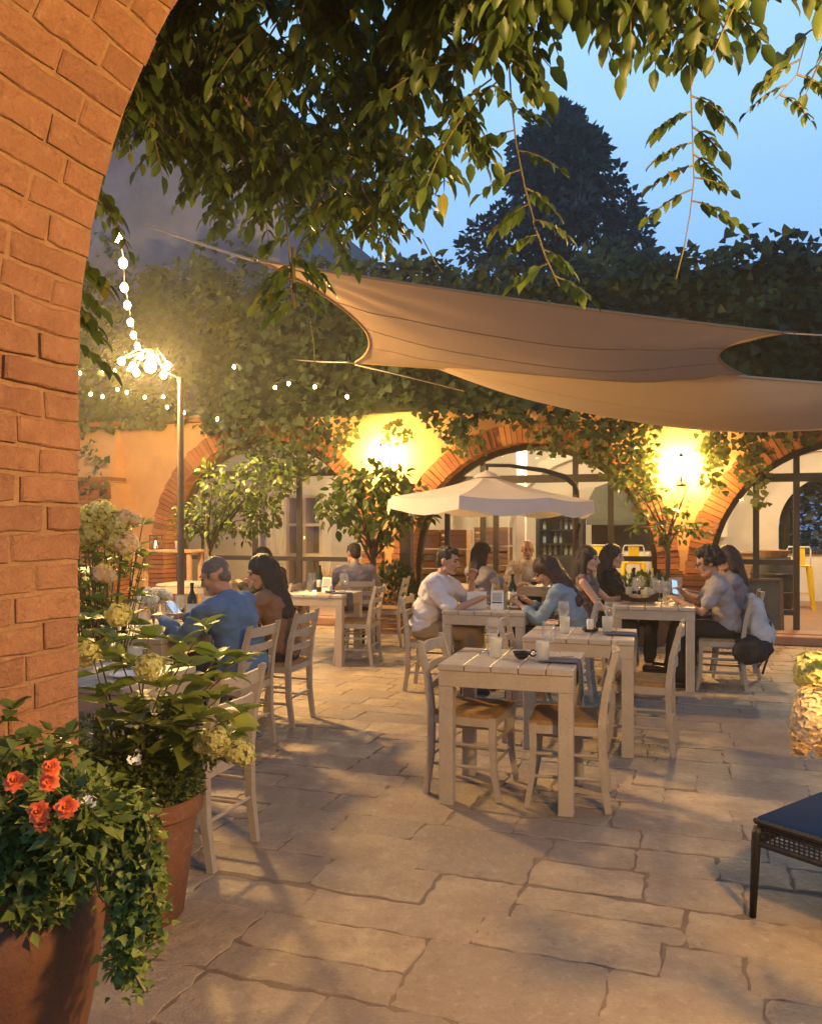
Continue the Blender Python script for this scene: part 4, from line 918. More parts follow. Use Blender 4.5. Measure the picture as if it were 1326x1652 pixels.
T5, T7, TL1, TL2, TL2b, T6 = Vector((-.97, 9.0, 0)), Vector((1.58, 10.15, 0)), Vector((-1.56, 4.14, 0)), Vector((-1.86, 5.72, 0)), Vector((-1.68, 6.36, 0)), Vector((-2.75, 10.5, 0))
table(T1, 'empty cream table nearest the camera, set for two'); table(T2, 'second cream table, just behind the nearest one, with a white candle in a black dish')
table(T3, 'cream table of the man in white and the woman in denim'); table(T4, 'cream table crowded with glasses at right, its nearer half')
table(T4b, 'cream table behind the crowded right one, reaching towards the pier'); table(T5, 'cream table in front of the grey shirted man at back left')
table(T7, 'cream table where the older bald man sits facing the camera'); table(TL1, 'cream table at lower left behind the hydrangea leaves, brightly lit')
table(TL2, 'cream table where the man in blue rests his hands'); table(TL2b, 'cream table at left with stemmed glasses, in front of the woman in brown')
table(T6, 'small far table at back left below the first arch')
chair(T1-TU*.24+TV*.02, 'R', 'empty chair tucked under the left end of the nearest table', -4); chair(T1+TU*.30-TV*.02, 'L', 'empty chair tucked under the right end of the nearest table', 3)
chair(T2-TU*.30+TV*.03, 'R', 'empty chair at the left end of the second table', 3); chair(T2+TU*.40-TV*.0, 'L', 'empty chair at the right end of the second table beside the hanging napkin', -4)
S5, S6 = Vector((.20, 7.50, 0)), Vector((1.36, 7.14, 0)); chair(S5, 'R', 'chair carrying the man in the white shirt', 2); chair(S6, 'L', 'chair carrying the woman in the denim shirt', 0)
S9, S10, S11, S12 = T4-TU*.62+TV*.0, T4b-TU*.42+TV*.10, T4+TU*.58-TV*.0, T4b+TU*.76+TV*.05
chair(S9, 'R', 'chair carrying the woman in the floral top'); chair(S10, 'R', 'chair carrying the dark haired woman with a white necklace'); chair(S11, 'L', 'chair with a white backpack hung on it, carrying the curly haired woman', 0); chair(S12, 'L', 'chair carrying the person behind the curly haired woman')
S1, S2, L1 = Vector((-1.20, 5.52, 0)), Vector((-1.02, 6.29, 0)), Vector((-.995, 3.78, 0))
chair(L1, 'L', 'empty chair nearest the camera at left, yellow lit beside the hydrangea', -2); chair(S1, 'L', 'chair carrying the man in blue', -3); chair(S2, 'L', 'chair carrying the woman in brown', 0)
S3, S4 = Vector((-1.50, 9.3, 0)), Vector((-.66, 9.85, 0))
chair(T5+TU*.42-TV*.02, 'L', 'empty chair at the right end of the back left table', 4); chair(S4, 'A', 'chair carrying the man in the grey shirt seen from behind', 28); chair(S3, 'L', 'chair carrying the man in the dark jacket')
chair(Vector((-.30, 10.2, 0)), 'L', 'empty chair behind the right chair of the back left table', 8)
S7, S8 = Vector((.80, 9.45, 0)), Vector((1.52, 10.78, 0))
chair(S7, 'A', 'chair carrying the long black haired woman seen from behind', -40); chair(S8, 'C', 'chair carrying the older bald man', 0)
chair(Vector((2.05, 10.35, 0)), 'L', 'empty chair at the right of the older man', 10); chair(Vector((2.0, 9.85, 0)), 'L', 'empty chair whose back shows below the dark bottle cabinet', 0)
chair(T6+Vector((.55, -.15, 0)), 'L', 'empty chair at the far small table, back left', 0); chair(TL2-TU*.62, 'R', 'empty chair at the far left side of the table of the man in blue', 0)
chair(TL1-TU*.45, 'R', 'empty chair mostly hidden behind the brick edge at lower left', 0)
# ================================================================== TABLEWARE
wine_m = glassmat('wine_glass', (.93, .94, .93), 1.25, .13); frost_m = glassmat('frosted_tumbler', (.96, .97, .95), .9, .30)  # milky share of the clear wine glass stands in for bright rim highlights
black_m = mat('black_ceramic', (.015, .016, .02), rough=.25, var=.1); wax_m = mat('white_wax', (.80, .76, .66), rough=.5, var=.05); nap_m = mat('napkin_cloth', (.11, .12, .16), rough=.95, var=.2, scale=14, bump=.4, bscale=180)
silver_m = mat('cutlery', (.55, .53, .50), rough=.25, metal=1, var=.1); paper_m = mat('paper', (.78, .74, .66), rough=.8, var=.06); bread_m = mat('breadstick', (.55, .36, .16), rough=.8, var=.3, scale=20)
def at_t(tc, a, b, z=.753): return tc+TU*a+TV*b+Z*z
PRO = {}
def put(key, maker, p, rz, label, group=None):
    if key not in PRO: o = maker(); PRO[key] = o; o.location = p; o.rotation_euler.z = rz; tag(o, label, None, group); return o
    return dup(PRO[key], p, rz, label, group)
def m_wine():
    t = thing('wine_glass', 'x', 'glass'); M = MB(); M.lathe([(.034, 0), (.034, .002), (.006, .006), (.004, .05), (.004, .085)], seg=16); M.build('stem', wine_m, t, auto=50)
    M = MB(); M.lathe([(.004, .085), (.028, .105), (.040, .135), (.041, .16), (.035, .205)], seg=18, cap=(False, False)); M.build('bowl', wine_m, t, smooth=True); return t
def m_tumbler():
    t = thing('tumbler', 'x', 'glass'); M = MB(); M.lathe([(.030, 0), (.033, .004), (.0365, .112), (.034, .112), (.0305, .012)], seg=18, cap=(True, True)); M.build('wall', frost_m, t, auto=40); return t
def m_cup():
    t = thing('small_cup', 'x', 'cup'); M = MB(); M.lathe([(.022, 0), (.040, .012), (.050, .038), (.047, .038), (.036, .014)], seg=20); M.build('bowl', black_m, t, auto=50)
    M = MB(); M.tube([(.047+.016-.016*math.cos(a), 0, .03+.017*math.sin(a)) for a in [math.pi*(-.9+1.8*k/10) for k in range(11)]], .0045, 8); M.build('handle', black_m, t, smooth=True); return t
def m_candle():
    t = thing('candle_dish', 'x', 'candle'); M = MB(); M.lathe([(.035, 0), (.055, .006), (.058, .022), (.050, .018), (.03, .012)], seg=20); M.build('dish', black_m, t, auto=40)
    M = MB(); M.lathe([(.024, .0135), (.0245, .08), (.018, .085), (.006, .083)], seg=16); M.build('candle', wax_m, t, auto=50); M = MB(); M.tube([(0, 0, .082), (.001, 0, .095)], .0015, 5); M.build('wick', black_m, t); return t
def m_napkin():
    """folded napkin lying to the table end and hanging over the edge (local +x = over the edge at x = .10)"""
    t = thing('napkin', 'x', 'napkin'); M = MB(); prof = [(-.10, .006), (-.04, .009), (.03, .008), (.088, .008), (.104, .002), (.110, -.03), (.112, -.10), (.118, -.19)]; n = 7; th = .004
    vs = []
    for s_ in (0, 1):
        for i, (x, z) in enumerate(prof):
            for k in range(n+1):
                y = -.075+.15*k/n; y *= 1+.0*i; w = .004*math.sin(k*1.9)*(1 if i > 4 else .4)
                vs.append((x+(w if i > 4 else 0)+(s_*th if i > 3 else 0), y, z+(w if i <= 4 else 0)+(s_*th if i <= 4 else 0)))
    w = n+1; m = len(prof)*w; fs = []
    for i in range(len(prof)-1):
        for k in range(n): a = i*w+k; fs += [(a, a+w, a+w+1, a+1), (m+a, m+a+1, m+a+w+1, m+a+w)]
    for i in range(len(prof)-1): a = i*w; fs += [(a, m+a, m+a+w, a+w), (a+n, a+n+w, m+a+n+w, m+a+n)]
    fs += [(k, k+1, m+k+1, m+k) for k in range(n)]+[((len(prof)-1)*w+k, m+(len(prof)-1)*w+k, m+(len(prof)-1)*w+k+1, (len(prof)-1)*w+k+1) for k in range(n)]
    M.add(vs, fs); M.build('cloth', nap_m, t, smooth=True); return t
def m_knife():
    t = thing('table_knife', 'x', 'cutlery'); M = MB(); M.beam((-.10, 0, .002), (0, 0, .002), .010, .004, w2=.009); M.build('handle', silver_m, t); M = MB(); M.beam((0.0003, 0, .002), (.105, .0, .0015), .017, .002, w2=.008); M.build('blade', silver_m, t); return t
def m_fork():
    t = thing('table_fork', 'x', 'cutlery'); M = MB(); M.beam((-.10, 0, .002), (.03, 0, .003), .007, .003, w2=.006); M.beam((.031, 0, .004), (.06, 0, .005), .022, .002); M.build('handle', silver_m, t); M = MB()
    for k in range(4): M.beam((.0605, -.009+.006*k, .005), (.10, -.008+.0055*k, .007), .003, .002)
    M.build('tines', silver_m, t); return t
def m_plate():
    t = thing('side_plate', 'x', 'plate'); M = MB(); M.lathe([(.05, 0), (.085, .012), (.088, .015), (.082, .014), (.05, .005)], seg=24); M.build('dish', paper_m, t, auto=40); return t
def m_bottle():
    t = thing('bottle', 'x', 'bottle'); M = MB(); M.lathe([(.034, 0), (.037, .01), (.037, .17), (.014, .225), (.013, .27), (.016, .272), (.016, .29)], seg=18); M.build('body', mat('bottle_glass', (.02, .04, .02), rough=.1, var=.1), t, auto=40)
    M = MB(); M.lathe([(.0375, .05), (.0378, .051), (.0378, .13), (.0375, .131)], seg=18, cap=(False, False)); M.build('label_band', paper_m, t, auto=40); return t
def m_sticks():
    t = thing('breadstick_jar', 'x', 'jar'); M = MB(); M.lathe([(.040, 0), (.042, .004), (.044, .12), (.041, .12), (.038, .01)], seg=16); M.build('jar', frost_m, t, auto=40)
    for k in range(7):
        a = k*.9+.3; r_ = .020; M = MB(); M.tube([(-r_*.6*math.cos(a), -r_*.6*math.sin(a), .014), (r_*2.2*math.cos(a), r_*2.2*math.sin(a)*.8, .16), (.075*math.cos(a), .06*math.sin(a), .27+.03*math.sin(k*2))], [.006, .007, .005], 7); M.build('breadstick', bread_m, t, smooth=True)
    return t
def m_card():
    t = thing('menu_card', 'x', 'card'); M = MB(); M.add([(-.055, -.03, 0), (.055, -.03, 0), (.055, 0, .165), (-.055, 0, .165), (-.055, .03, 0), (.055, .03, 0), (-.055, -.027, 0), (.055, -.027, 0), (.055, .0, .162), (-.055, .0, .162)], [(0, 1, 2, 3), (3, 2, 5, 4)]); M.build('card', paper_m, t)
    M = MB(); M.mi = 0
    def q(x0, z0, x1, z1):
        f = lambda x, z: (x, -.03+z/.165*.03-.0012, z); M.add([f(x0, z0), f(x1, z0), f(x1, z1), f(x0, z1)], [(0, 1, 2, 3)])
    q(-.04, .072, .04, .145); M.build('picture', mat('card_print', (.50, .47, .40), var=.25, scale=60), t); M = MB(); q(-.045, .055, .045, .066); M.build('printed_bar', dark_m, t); return t
W_, TU_ = 'stemmed wine glasses', 'frosted tumblers'
put('wine', m_wine, at_t(T1, -.14, .10), 0, 'stemmed glass at the left end of the nearest table', W_); put('tumbler', m_tumbler, at_t(T1, -.10, -.02), 0, 'frosted tumbler left of the black cup on the nearest table', TU_)
put('wine', m_wine, at_t(T1, .19, .02), 0, 'stemmed glass right of the black cup on the nearest table', W_); put('tumbler', m_tumbler, at_t(T1, .17, -.09), 0, 'frosted tumbler right of the black cup on the nearest table', TU_)
put('cup', m_cup, at_t(T1, .045, -.02), TR+.3, 'small black cup with a ring handle on the nearest table')
put('napkin', m_napkin, at_t(T1, .255, -.06), TR, 'dark napkin hanging over the right end of the nearest table', 'dark napkins'); put('napkin', m_napkin, at_t(T2, .255, -.03), TR, 'dark napkin hanging over the right end of the second table', 'dark napkins')
put('knife', m_knife, at_t(T1, .22, -.06, .769), TR+.2, 'knife lying on the right napkin of the nearest table', 'table cutlery'); put('fork', m_fork, at_t(T1, .23, -.025, .769), TR+.12, 'fork lying on the right napkin of the nearest table', 'table cutlery')
put('knife', m_knife, at_t(T1, -.26, .14), TR+.1, 'knife at the far left corner of the nearest table', 'table cutlery'); put('fork', m_fork, at_t(T1, -.25, .18), TR, 'fork at the far left corner of the nearest table', 'table cutlery')
put('wine', m_wine, at_t(T2, -.13, .06), 0, 'stemmed glass left of the white candle on the second table', W_); put('tumbler', m_tumbler, at_t(T2, -.11, -.05), 0, 'frosted tumbler left of the white candle on the second table', TU_)
put('wine', m_wine, at_t(T2, .18, .14), 0, 'stemmed glass right of the white candle on the second table', W_); put('tumbler', m_tumbler, at_t(T2, .17, .04), 0, 'frosted tumbler right of the white candle on the second table', TU_)
put('candle', m_candle, at_t(T2, .05, .08), 0, 'white candle in a black dish on the second table', 'white table candles'); put('knife', m_knife, at_t(T2, .22, -.02, .769), TR+.2, 'knife lying on the napkin of the second table', 'table cutlery'); put('fork', m_fork, at_t(T2, -.25, .05), TR, 'fork at the left end of the second table', 'table cutlery')
# couple's table
put('sticks', m_sticks, at_t(T3, .10, .08), 0, 'jar of breadsticks on the table of the man in white', 'jars of breadsticks'); put('card', m_card, at_t(T3, .085, -.10), TR+.1, 'white standing menu card with a square picture, before the breadsticks')
put('wine', m_wine, at_t(T3, .02, .16), 0, 'stemmed glass beside the breadstick jar of the couple', W_); put('plate', m_plate, at_t(T3, .25, .02), 0, 'pale plate before the woman in denim', 'pale plates')
put('tumbler', m_tumbler, at_t(T3, .18, .18), 0, 'frosted tumbler by the denim woman on the couple table', TU_); put('bottle', m_bottle, at_t(T3, .16, .24), 0, 'dark bottle at the back of the couple table', 'dark bottles')
t = thing('menu_booklet', 'open pale menu standing before the man in white', 'menu', at_t(T3, -.12, -.06), TR+.5); M = MB()
for sg in (-1, 1): M.add([(0, 0, 0), (sg*.09, -.05, 0), (sg*.09, -.05, .15), (0, 0, .15), (0, .002, 0), (sg*.09, -.047, 0), (sg*.09, -.047, .15), (0, .002, .15)], [(0, 1, 2, 3), (4, 7, 6, 5), (3, 2, 6, 7), (1, 5, 6, 2)])
M.build('cover', paper_m, t)
# crowded right table
gl = [(-.02, .10), (.05, .22), (.12, .12), (-.09, .20), (.17, .25), (.02, .28), (.22, .16), (-.16, .27), (.10, .02), (.24, .05)]
for k, (a, b) in enumerate(gl): put('wine' if k % 3 else 'tumbler', None, at_t(T4, a, b), 0, 'stemmed glass among the crowd on the right table' if k % 3 else 'frosted tumbler among the crowd on the right table', 'crowded stemmed glasses' if k % 3 else 'crowded tumblers')
for k in range(9): put('wine' if k % 3 else 'tumbler', None, at_t(T4b, -.24+.06*k, -.15+.1*(k % 3)), 0, 'stemmed glass on the table behind the crowded right one' if k % 3 else 'frosted tumbler on the table behind the crowded right one', 'further stemmed glasses' if k % 3 else 'further tumblers')
put('candle', m_candle, at_t(T4, .29, .22), 0, 'white candle near the phone of the curly haired woman', 'white table candles'); put('bottle', m_bottle, at_t(T4b, .05, .0), 0, 'dark bottle behind the glasses of the right table', 'dark bottles'); put('bottle', m_bottle, at_t(T4b, -.2, .18), 0, 'dark bottle at the far end of the right tables', 'dark bottles')
t = thing('bread_boat', 'dark boat shaped wooden tray on the crowded right table', 'tray', at_t(T4, -.13, -.02), TR); M = MB(); n = 14
up = [(-.17+.34*k/n, .055+.055*abs(-1+2*k/n)**2.2) for k in range(n+1)]; vs = []
for x, z in up:
    w = .075*(1-abs(x/.172)**2.5)+.004; vs += [(x, -w, z), (x, -w*.6, z*.25), (x, w*.6, z*.25), (x, w, z), (x, w*.85, z-.004), (x, 0, z*.25+.01), (x, -w*.85, z-.004)]
M.add(vs, [(7*k+i, 7*k+(i+1) % 7, 7*k+7+(i+1) % 7, 7*k+7+i) for k in range(n) for i in range(7)]+[tuple(range(6, -1, -1)), tuple(range(7*n, 7*n+7))]); M.build('hull', mat('dark_wood', (.07, .035, .018), rough=.5, var=.3, scale=14), t, auto=40)
for k in range(3): M = MB(); M.blob((-.06+.06*k, .0, .055), (.04, .03, .028), seg=10, rings=7); M.build('bread_roll', bread_m, t, smooth=True)
# back left table, far tables, left tables
put('sticks', m_sticks, at_t(T5, .02, .10), 0, 'jar of breadsticks on the back left table', 'jars of breadsticks'); put('candle', m_candle, at_t(T5, .12, -.05), 0, 'white candle in a black dish on the back left table', 'white table candles')
for k, (a, b) in enumerate(((-.14, .05), (-.05, .2), (.2, .12), (-.22, .18), (.26, .02))): put('wine' if k % 2 == 0 else 'tumbler', None, at_t(T5, a, b), 0, 'stemmed glass on the back left table' if k % 2 == 0 else 'frosted tumbler on the back left table', 'back left stemmed glasses' if k % 2 == 0 else 'back left tumblers')
put('bottle', m_bottle, at_t(T5, -.06, .08), 0, 'dark bottle on the back left table', 'dark bottles'); put('napkin', m_napkin, at_t(T5, .255, -.1), TR, 'dark napkin hanging over the right end of the back left table', 'dark napkins')
put('card', m_card, at_t(T5, .06, .0), TR-.1, 'standing menu card beside the candle on the back left table')
put('cup', m_cup, at_t(T7, -.05, -.12), TR, 'small black bowl before the older man'); put('wine', m_wine, at_t(T7, .06, -.05), 0, 'stemmed glass nearer the older man', W_); put('wine', m_wine, at_t(T7, -.12, -.02), 0, 'stemmed glass left of the black bowl of the older man', W_); put('sticks', m_sticks, at_t(T7, -.27, .02), 0, 'jar of breadsticks left of the older man', 'jars of breadsticks')
for k, (a, b) in enumerate(((-.05, .08), (.10, .14), (.02, .22), (-.2, .2), (-.27, -.02), (.2, .05))): put('wine' if k % 2 else 'tumbler', None, at_t(TL2, a, b), 0, 'stemmed glass on the table of the man in blue' if k % 2 else 'frosted tumbler on the table of the man in blue', 'stemmed glasses by the man in blue' if k % 2 else 'tumblers by the man in blue')
for k, (a, b) in enumerate(((-.05, -.1), (.10, .0), (.2, -.12), (.02, .12), (.22, .18), (-.2, .05), (.12, .25))): put('wine' if k % 2 == 0 else 'tumbler', None, at_t(TL2b, a, b), 0, 'stemmed glass on the table of the woman in brown' if k % 2 == 0 else 'frosted tumbler on the table of the woman in brown', 'stemmed glasses by the woman in brown' if k % 2 == 0 else 'tumblers by the woman in brown')
put('plate', m_plate, at_t(TL2, .18, -.18), 0, 'pale plate on the table of the man in blue', 'pale plates'); put('bottle', m_bottle, at_t(TL2b, -.02, .02), 0, 'dark bottle beside the woman in brown', 'dark bottles')
for k, (a, b) in enumerate(((.1, .15), (-.12, .05))): put('tumbler', None, at_t(TL1, a, b), 0, ('frosted tumbler at the back right of the lit lower left table', 'frosted tumbler in the middle of the lit lower left table')[k], TU_)
put('plate', m_plate, at_t(TL1, .2, -.05), 0, 'pale plate on the lit lower left table', 'pale plates')
# small lit lantern and things on the far table
fl_m = emitmat('candle_flame', (1, .55, .16), 60)
t = thing('candle_lantern', 'small lit candle lantern on the far ledge under the first arch', 'lantern', Vector((at_y(252, 876, 11.2).x, 11.2, at_y(252, 886, 11.2).z)), ANG)
M = MB(); 
for sx in (-1, 1):
    for sy in (-1, 1): M.box((sx*.055, sy*.055, .09), (.010, .010, .18))
M.box((0, 0, .005), (.13, .13, .01)); M.box((0, 0, .185), (.13, .13, .012)); M.build('cage', dark_m, t); M = MB(); M.lathe([(.028, .011), (.028, .06)], seg=12); M.build('candle', wax_m, t); M = MB(); M.blob((0, 0, .085), (.016, .016, .026), seg=8, rings=6); M.build('flame', fl_m, t)
zl = t.location.z; p0 = t.location.copy()
t = thing('console_ledge', 'narrow wooden ledge table carrying the lit lantern', 'table', Vector((p0.x+.15, p0.y, 0)), ANG); M = MB(); M.box((0, 0, zl-.022), (1.0, .36, .04), None, .006); M.build('top', wood_m, t)
for sx in (-1, 1):
    for sy in (-1, 1): M = MB(); M.box((sx*.44, sy*.13, (zl-.045)/2), (.05, .05, zl-.045)); M.build('leg', wood_m, t)
put('tumbler', None, Vector((p0.x+.3, p0.y-.02, zl+.002)), 0, 'frosted tumbler right of the lit lantern', TU_)
# ================================================================== UMBRELLA
uc = at_y(785, 0, 9.5); uc.z = 0; SU = 9.5/FPX
umb_m = mat('umbrella_cloth', (.78, .72, .66), rough=.85, var=.06, scale=5, bump=.15, bscale=200, trans=.25, spec=.1)
t = thing('garden_umbrella', 'white cantilever umbrella open above the back tables', 'umbrella', Vector((at_y(930, 0, 9.75).x, 9.75, 0)), 0); O = t.location
zt, zr = z_at(766, Vector((0, 9.5, 0))), z_at(806, Vector((0, 9.5, 0))); RU = 166*SU*1.02; n = 8; off = Vector((uc.x-O.x, 9.5-O.y, 0)); a0 = rad(22.5+4); tilt = .035
def rimpt(k, f, z): a = a0+2*math.pi*k/n; x, y = RU*f*math.cos(a), RU*f*math.sin(a); return off+Vector((x, y, z-x*tilt*.5))
M = MB(); vs = []; fs = []; rows = 6; per = 6
for i in range(rows+1):
    f = .05+.95*i/rows
    for k in range(n):
        for j in range(per):
            a_, b_ = rimpt(k, f, 0), rimpt((k+1) % n, f, 0); p = a_.lerp(b_, j/per); sagf = .05*f*math.sin(math.pi*j/per)
            p.z += zt-(zt-zr)*(f**1.08)-sagf*.55-.04*math.sin(math.pi*f); vs.append(p)
w = n*per
fs = [(i*w+k, i*w+(k+1) % w, (i+1)*w+(k+1) % w, (i+1)*w+k) for i in range(rows) for k in range(w)]; fs.append(tuple(range(w-1, -1, -1)))
M.add(vs, fs); M.build('canopy', umb_m, t, auto=18)
M = MB(); top = vs[rows*w:]; bot = [p+Vector(((p-off).x*.012, (p-off).y*.012, -.155+.02*math.cos(2*math.pi*(k % per)/per))) for k, p in enumerate(top)]
M.add([p+Z*.0 for p in top]+bot, [(k, (k+1) % w, w+(k+1) % w, w+k) for k in range(w)]); M.build('valance', umb_m, t, auto=25)
M = MB(); M.lathe([(.16, zt-.03), (.10, zt+.015), (.03, zt+.04), (.02, zt+.05)], off, 12); M.build('vent_cap', umb_m, t, auto=30)
for k in range(n): M = MB(); M.tube([off+Z*(zt-.06), rimpt(k, .97, 0)+Z*(zr-.03)], .008, 6); M.build('rib', dark_m, t)
M = MB(); M.tube([off+Z*(zt-.2), off+Z*(zt+.10)], .02, 8); M.build('hub', dark_m, t)
M = MB(); M.lathe([(.30, 0), (.30, .05), (.06, .055), (.032, .08), (.032, z_at(800, O)), (.03, z_at(790, O))], seg=14); M.build('pole', pole_m, t, auto=40)
M = MB(); pts = [Vector((0, 0, z_at(800, O))), Vector((-.02, -.01, z_at(783, O))), Vector((-.14, -.03, z_at(770, O))), Vector((-.40, -.10, z_at(760, O))), Vector((off.x*.75, off.y*.75, z_at(753, O))), Vector((off.x-.02, off.y, z_at(753, O))), Vector((off.x-.02, off.y, zt+.08))]; M.tube(pts, [.03, .034, .034, .028, .022, .02, .016], 8); M.build('arm', dark_m, t, smooth=True)
M = MB(); M.tube([Vector((0, -.02, z_at(860, O))), Vector((.03, -.05, z_at(845, O)))], .02, 8); M.tube([(0.01, -.03, z_at(870, O)), (.0, -.07, z_at(866, O))], .012, 6); M.build('crank', dark_m, t)
# ================================================================== SIGNS, CANDELABRUM, BAG, STOOL
p = at_z(1228, 1032); t = thing('chalkboard_sign', 'dark chalkboard sign standing by the right doorway', 'sign', p, rad(-14)); wd, hh = .50, .80
fr_m = mat('board_frame', (.13, .08, .045), rough=.7, var=.3); bd_m = mat('slate_board', (.045, .05, .05), rough=.8, var=.5, scale=5, c2=(.085, .09, .088))
rx = Matrix.Rotation(rad(-9), 3, 'X')
def RXb(q): return rx @ Vector(q)
M = MB(); 
for sg in (-1, 1): M.beam(RXb((sg*wd/2, 0, 0)), RXb((sg*wd/2, 0, hh)), .045, .025, up=Vector((0, 1, 0)))
for z in (.10, hh-.02): M.beam(RXb((-wd/2+.023, 0, z)), RXb((wd/2-.023, 0, z)), .05, .026, up=Z)
M.build('frame', fr_m, t); M = MB(); M.beam(RXb((0, .002, .12)), RXb((0, .002, hh-.04)), wd-.045, .012, up=Vector((0, 1, 0))); M.build('board', bd_m, t); M = MB()
for sg in (-1, 1): M.beam(RXb((sg*(wd/2-.03), .03, hh-.05)), Vector((sg*(wd/2-.02), .42, 0)), .03, .02)
M.build('rear_leg_frame', fr_m, t)
p = F(u_at(1148, -.5), -.5, 0); t = thing('candelabrum', 'black stand holding white pillar candles behind the curly haired woman', 'candle holder', p, 0)
zc = z_at(905, p); M = MB(); M.lathe([(.16, 0), (.16, .015), (.02, .04), (.014, zc-.1)], seg=14); M.build('stand', dark_m, t, auto=40); M = MB(); S_ = p.y/FPX; cs = []
for px, py in ((1119, 904), (1134, 893), (1140, 901), (1148, 896), (1156, 900)):
    q = Vector(((px-1140)*S_, R.uniform(-.09, .09), z_at(py, p)-.035)); cs.append(q); M.tube([(0, 0, zc-.12), (q.x*.6, q.y*.6, zc-.13), (q.x, q.y, q.z-.01)], .008, 6)
    M.lathe([(.012, -.012), (.045, 0), (.045, .006), (.04, .004)], q-Z*.006, 12)
M.build('branches', dark_m, t)
for q in cs: M = MB(); M.lathe([(.030, 0), (.031, .075), (.026, .082), (.006, .08)], q+Z*.001, 14); M.build('candle', wax_m, t, auto=50)
# white backpack hanging on the chair
bag_m = mat('backpack_cloth', (.62, .60, .56), rough=.8, var=.35, scale=7, bump=.4, bscale=40, c2=(.30, .29, .28)); strap_m = mat('dark_strap', (.07, .065, .06), rough=.8, var=.2)
bc = S11+TU*.31+Z*.58; t = thing('backpack', 'pale grey and white backpack hanging from a chair back at right', 'bag', bc, TR)
M = MB(); M.blob((0, -.02, 0), (.10, .155, .21)); M.blob((.03, -.02, -.07), (.12, .16, .14)); M.blob((.07, -.03, -.08), (.07, .11, .10)); M.blob((-.01, 0, .16), (.07, .11, .09)); M.caps((-.02, -.08, .17), (-.06, -.07, .26), .025, .02); M.caps((-.02, .08, .17), (-.06, .08, .26), .025, .02); M.caps((-.05, -.08, .26), (-.05, .08, .26), .02, .02)
me = remesh(M, .010, 3, (.022, 9, (1, 1, .7))); me.materials.append(bag_m); link('sack', me, t)
M = MB(); M.tube([(.10, -.12, .05), (.125, -.10, -.08), (.10, -.11, -.22), (.06, -.12, -.34), (.04, -.10, -.42)], .010, 6); M.tube([(.08, .06, -.16), (.06, .05, -.32), (.02, .02, -.38)], .008, 6); M.build('strap', strap_m, t, smooth=True)
M = MB(); M.tube([(.09, -.15, .10), (.125, -.04, .07), (.10, .10, .09)], .006, 6); M.build('zip', strap_m, t)
coat_m = mat('dark_coat', (.035, .03, .028), rough=.95, var=.25, bump=.3)
t = thing('coat', 'dark coat draped over the chair seat below the backpack', 'coat', S11+TU*.18-TV*.08+Z*.42, TR); M = MB(); M.blob((.06, 0, .02), (.15, .21, .07)); M.blob((.15, -.03, -.02), (.09, .17, .09)); M.blob((.06, -.18, -.05), (.14, .05, .10)); me = remesh(M, .012, 3, (.02, 10, (1, 1, 1))); me.materials.append(coat_m); link('cloth', me, t)
# black wicker footstool with blue cushion
wick_m = mat('black_wicker', (.018, .016, .015), rough=.45, var=.2, bump=.5, bscale=120); blue_m = mat('blue_cushion', (.007, .026, .085), spec=.1, rough=.95, var=.2, scale=6, bump=.35, bscale=160)
c0 = at_z(1206, 1322, .372); c0.z = 0; ex = Vector((.80, .60, 0)).normalized(); ey = Vector((ex.y, -ex.x, 0)); rz = math.atan2(ex.y, ex.x)
S0 = .62; cc = c0+ex*(S0/2)+ey*(S0/2); t = thing('wicker_stool', 'black woven low stool with a blue cushion at the lower right edge', 'stool', cc, rz)
for sx in (-1, 1):
    for sy in (-1, 1): M = MB(); M.tube([(sx*(S0/2-.012), sy*(S0/2-.012), 0), (sx*(S0/2-.022), sy*(S0/2-.022), .32), (sx*(S0/2-.028), sy*(S0/2-.028), .345)], [.013, .019, .019], 8); M.build('leg', wick_m, t, smooth=True)
M = MB(); h0, h1 = .285, .368
for sy in (-1, 1):
    for ax in (0, 1):
        def q(s, z): return Vector((s, sy*(S0/2-.02), z)) if ax == 0 else Vector((sy*(S0/2-.02), s, z))
        for z in (h0, h1): M.tube([q(-S0/2+.02, z), q(S0/2-.02, z)], .012, 6)
        for k in range(30): s = -S0/2+.04+(S0-.08)*k/29; M.tube([q(s, h0), q(s, h1)], .0035, 4)
        for k in range(6): z = h0+.013*(k+1)-.002; M.tube([q(-S0/2+.03, z), q(S0/2-.03, z)], .003, 4)
M.build('woven_band', wick_m, t)
M = MB(); M.box((0, 0, .345), (S0-.06, S0-.06, .02)); M.build('seat_board', wick_m, t); M = MB(); M.box((0, 0, .372), (S0-.035, S0-.035, .032), None, .012); M.build('cushion', blue_m, t, auto=60)
# ================================================================== PEOPLE
skin_m = mat('skin', (.50, .27, .165), rough=.55, var=.12, scale=12, c2=(.40, .19, .11)); eye_m = mat('eye_dark', (.02, .013, .01), rough=.2, var=.05)
pale_m = mat('skin_pale', (.58, .35, .23), rough=.55, var=.1, scale=12, c2=(.46, .25, .16))
def cloth(name, c, **k): return mat(name, c, rough=.88, var=k.pop('var', .18), scale=k.pop('scale', 6), bump=.35, bscale=150, spec=.15, **k)
hair_d = mat('hair_black', (.014, .010, .008), rough=.42, var=.4, scale=5, stretch=(22, 22, 2.2), bump=.7, bscale=16, c2=(.035, .022, .014))
hair_b = mat('hair_brown', (.035, .018, .010), rough=.42, var=.5, scale=5, stretch=(22, 22, 2.2), bump=.7, bscale=16, c2=(.075, .038, .018))
hair_g = mat('hair_grey', (.085, .075, .066), rough=.6, var=.4, scale=60, bump=.5, bscale=90, c2=(.16, .145, .13))
def RX(a): return Matrix.Rotation(a, 3, 'X')
def RZ(a): return Matrix.Rotation(a, 3, 'Z')
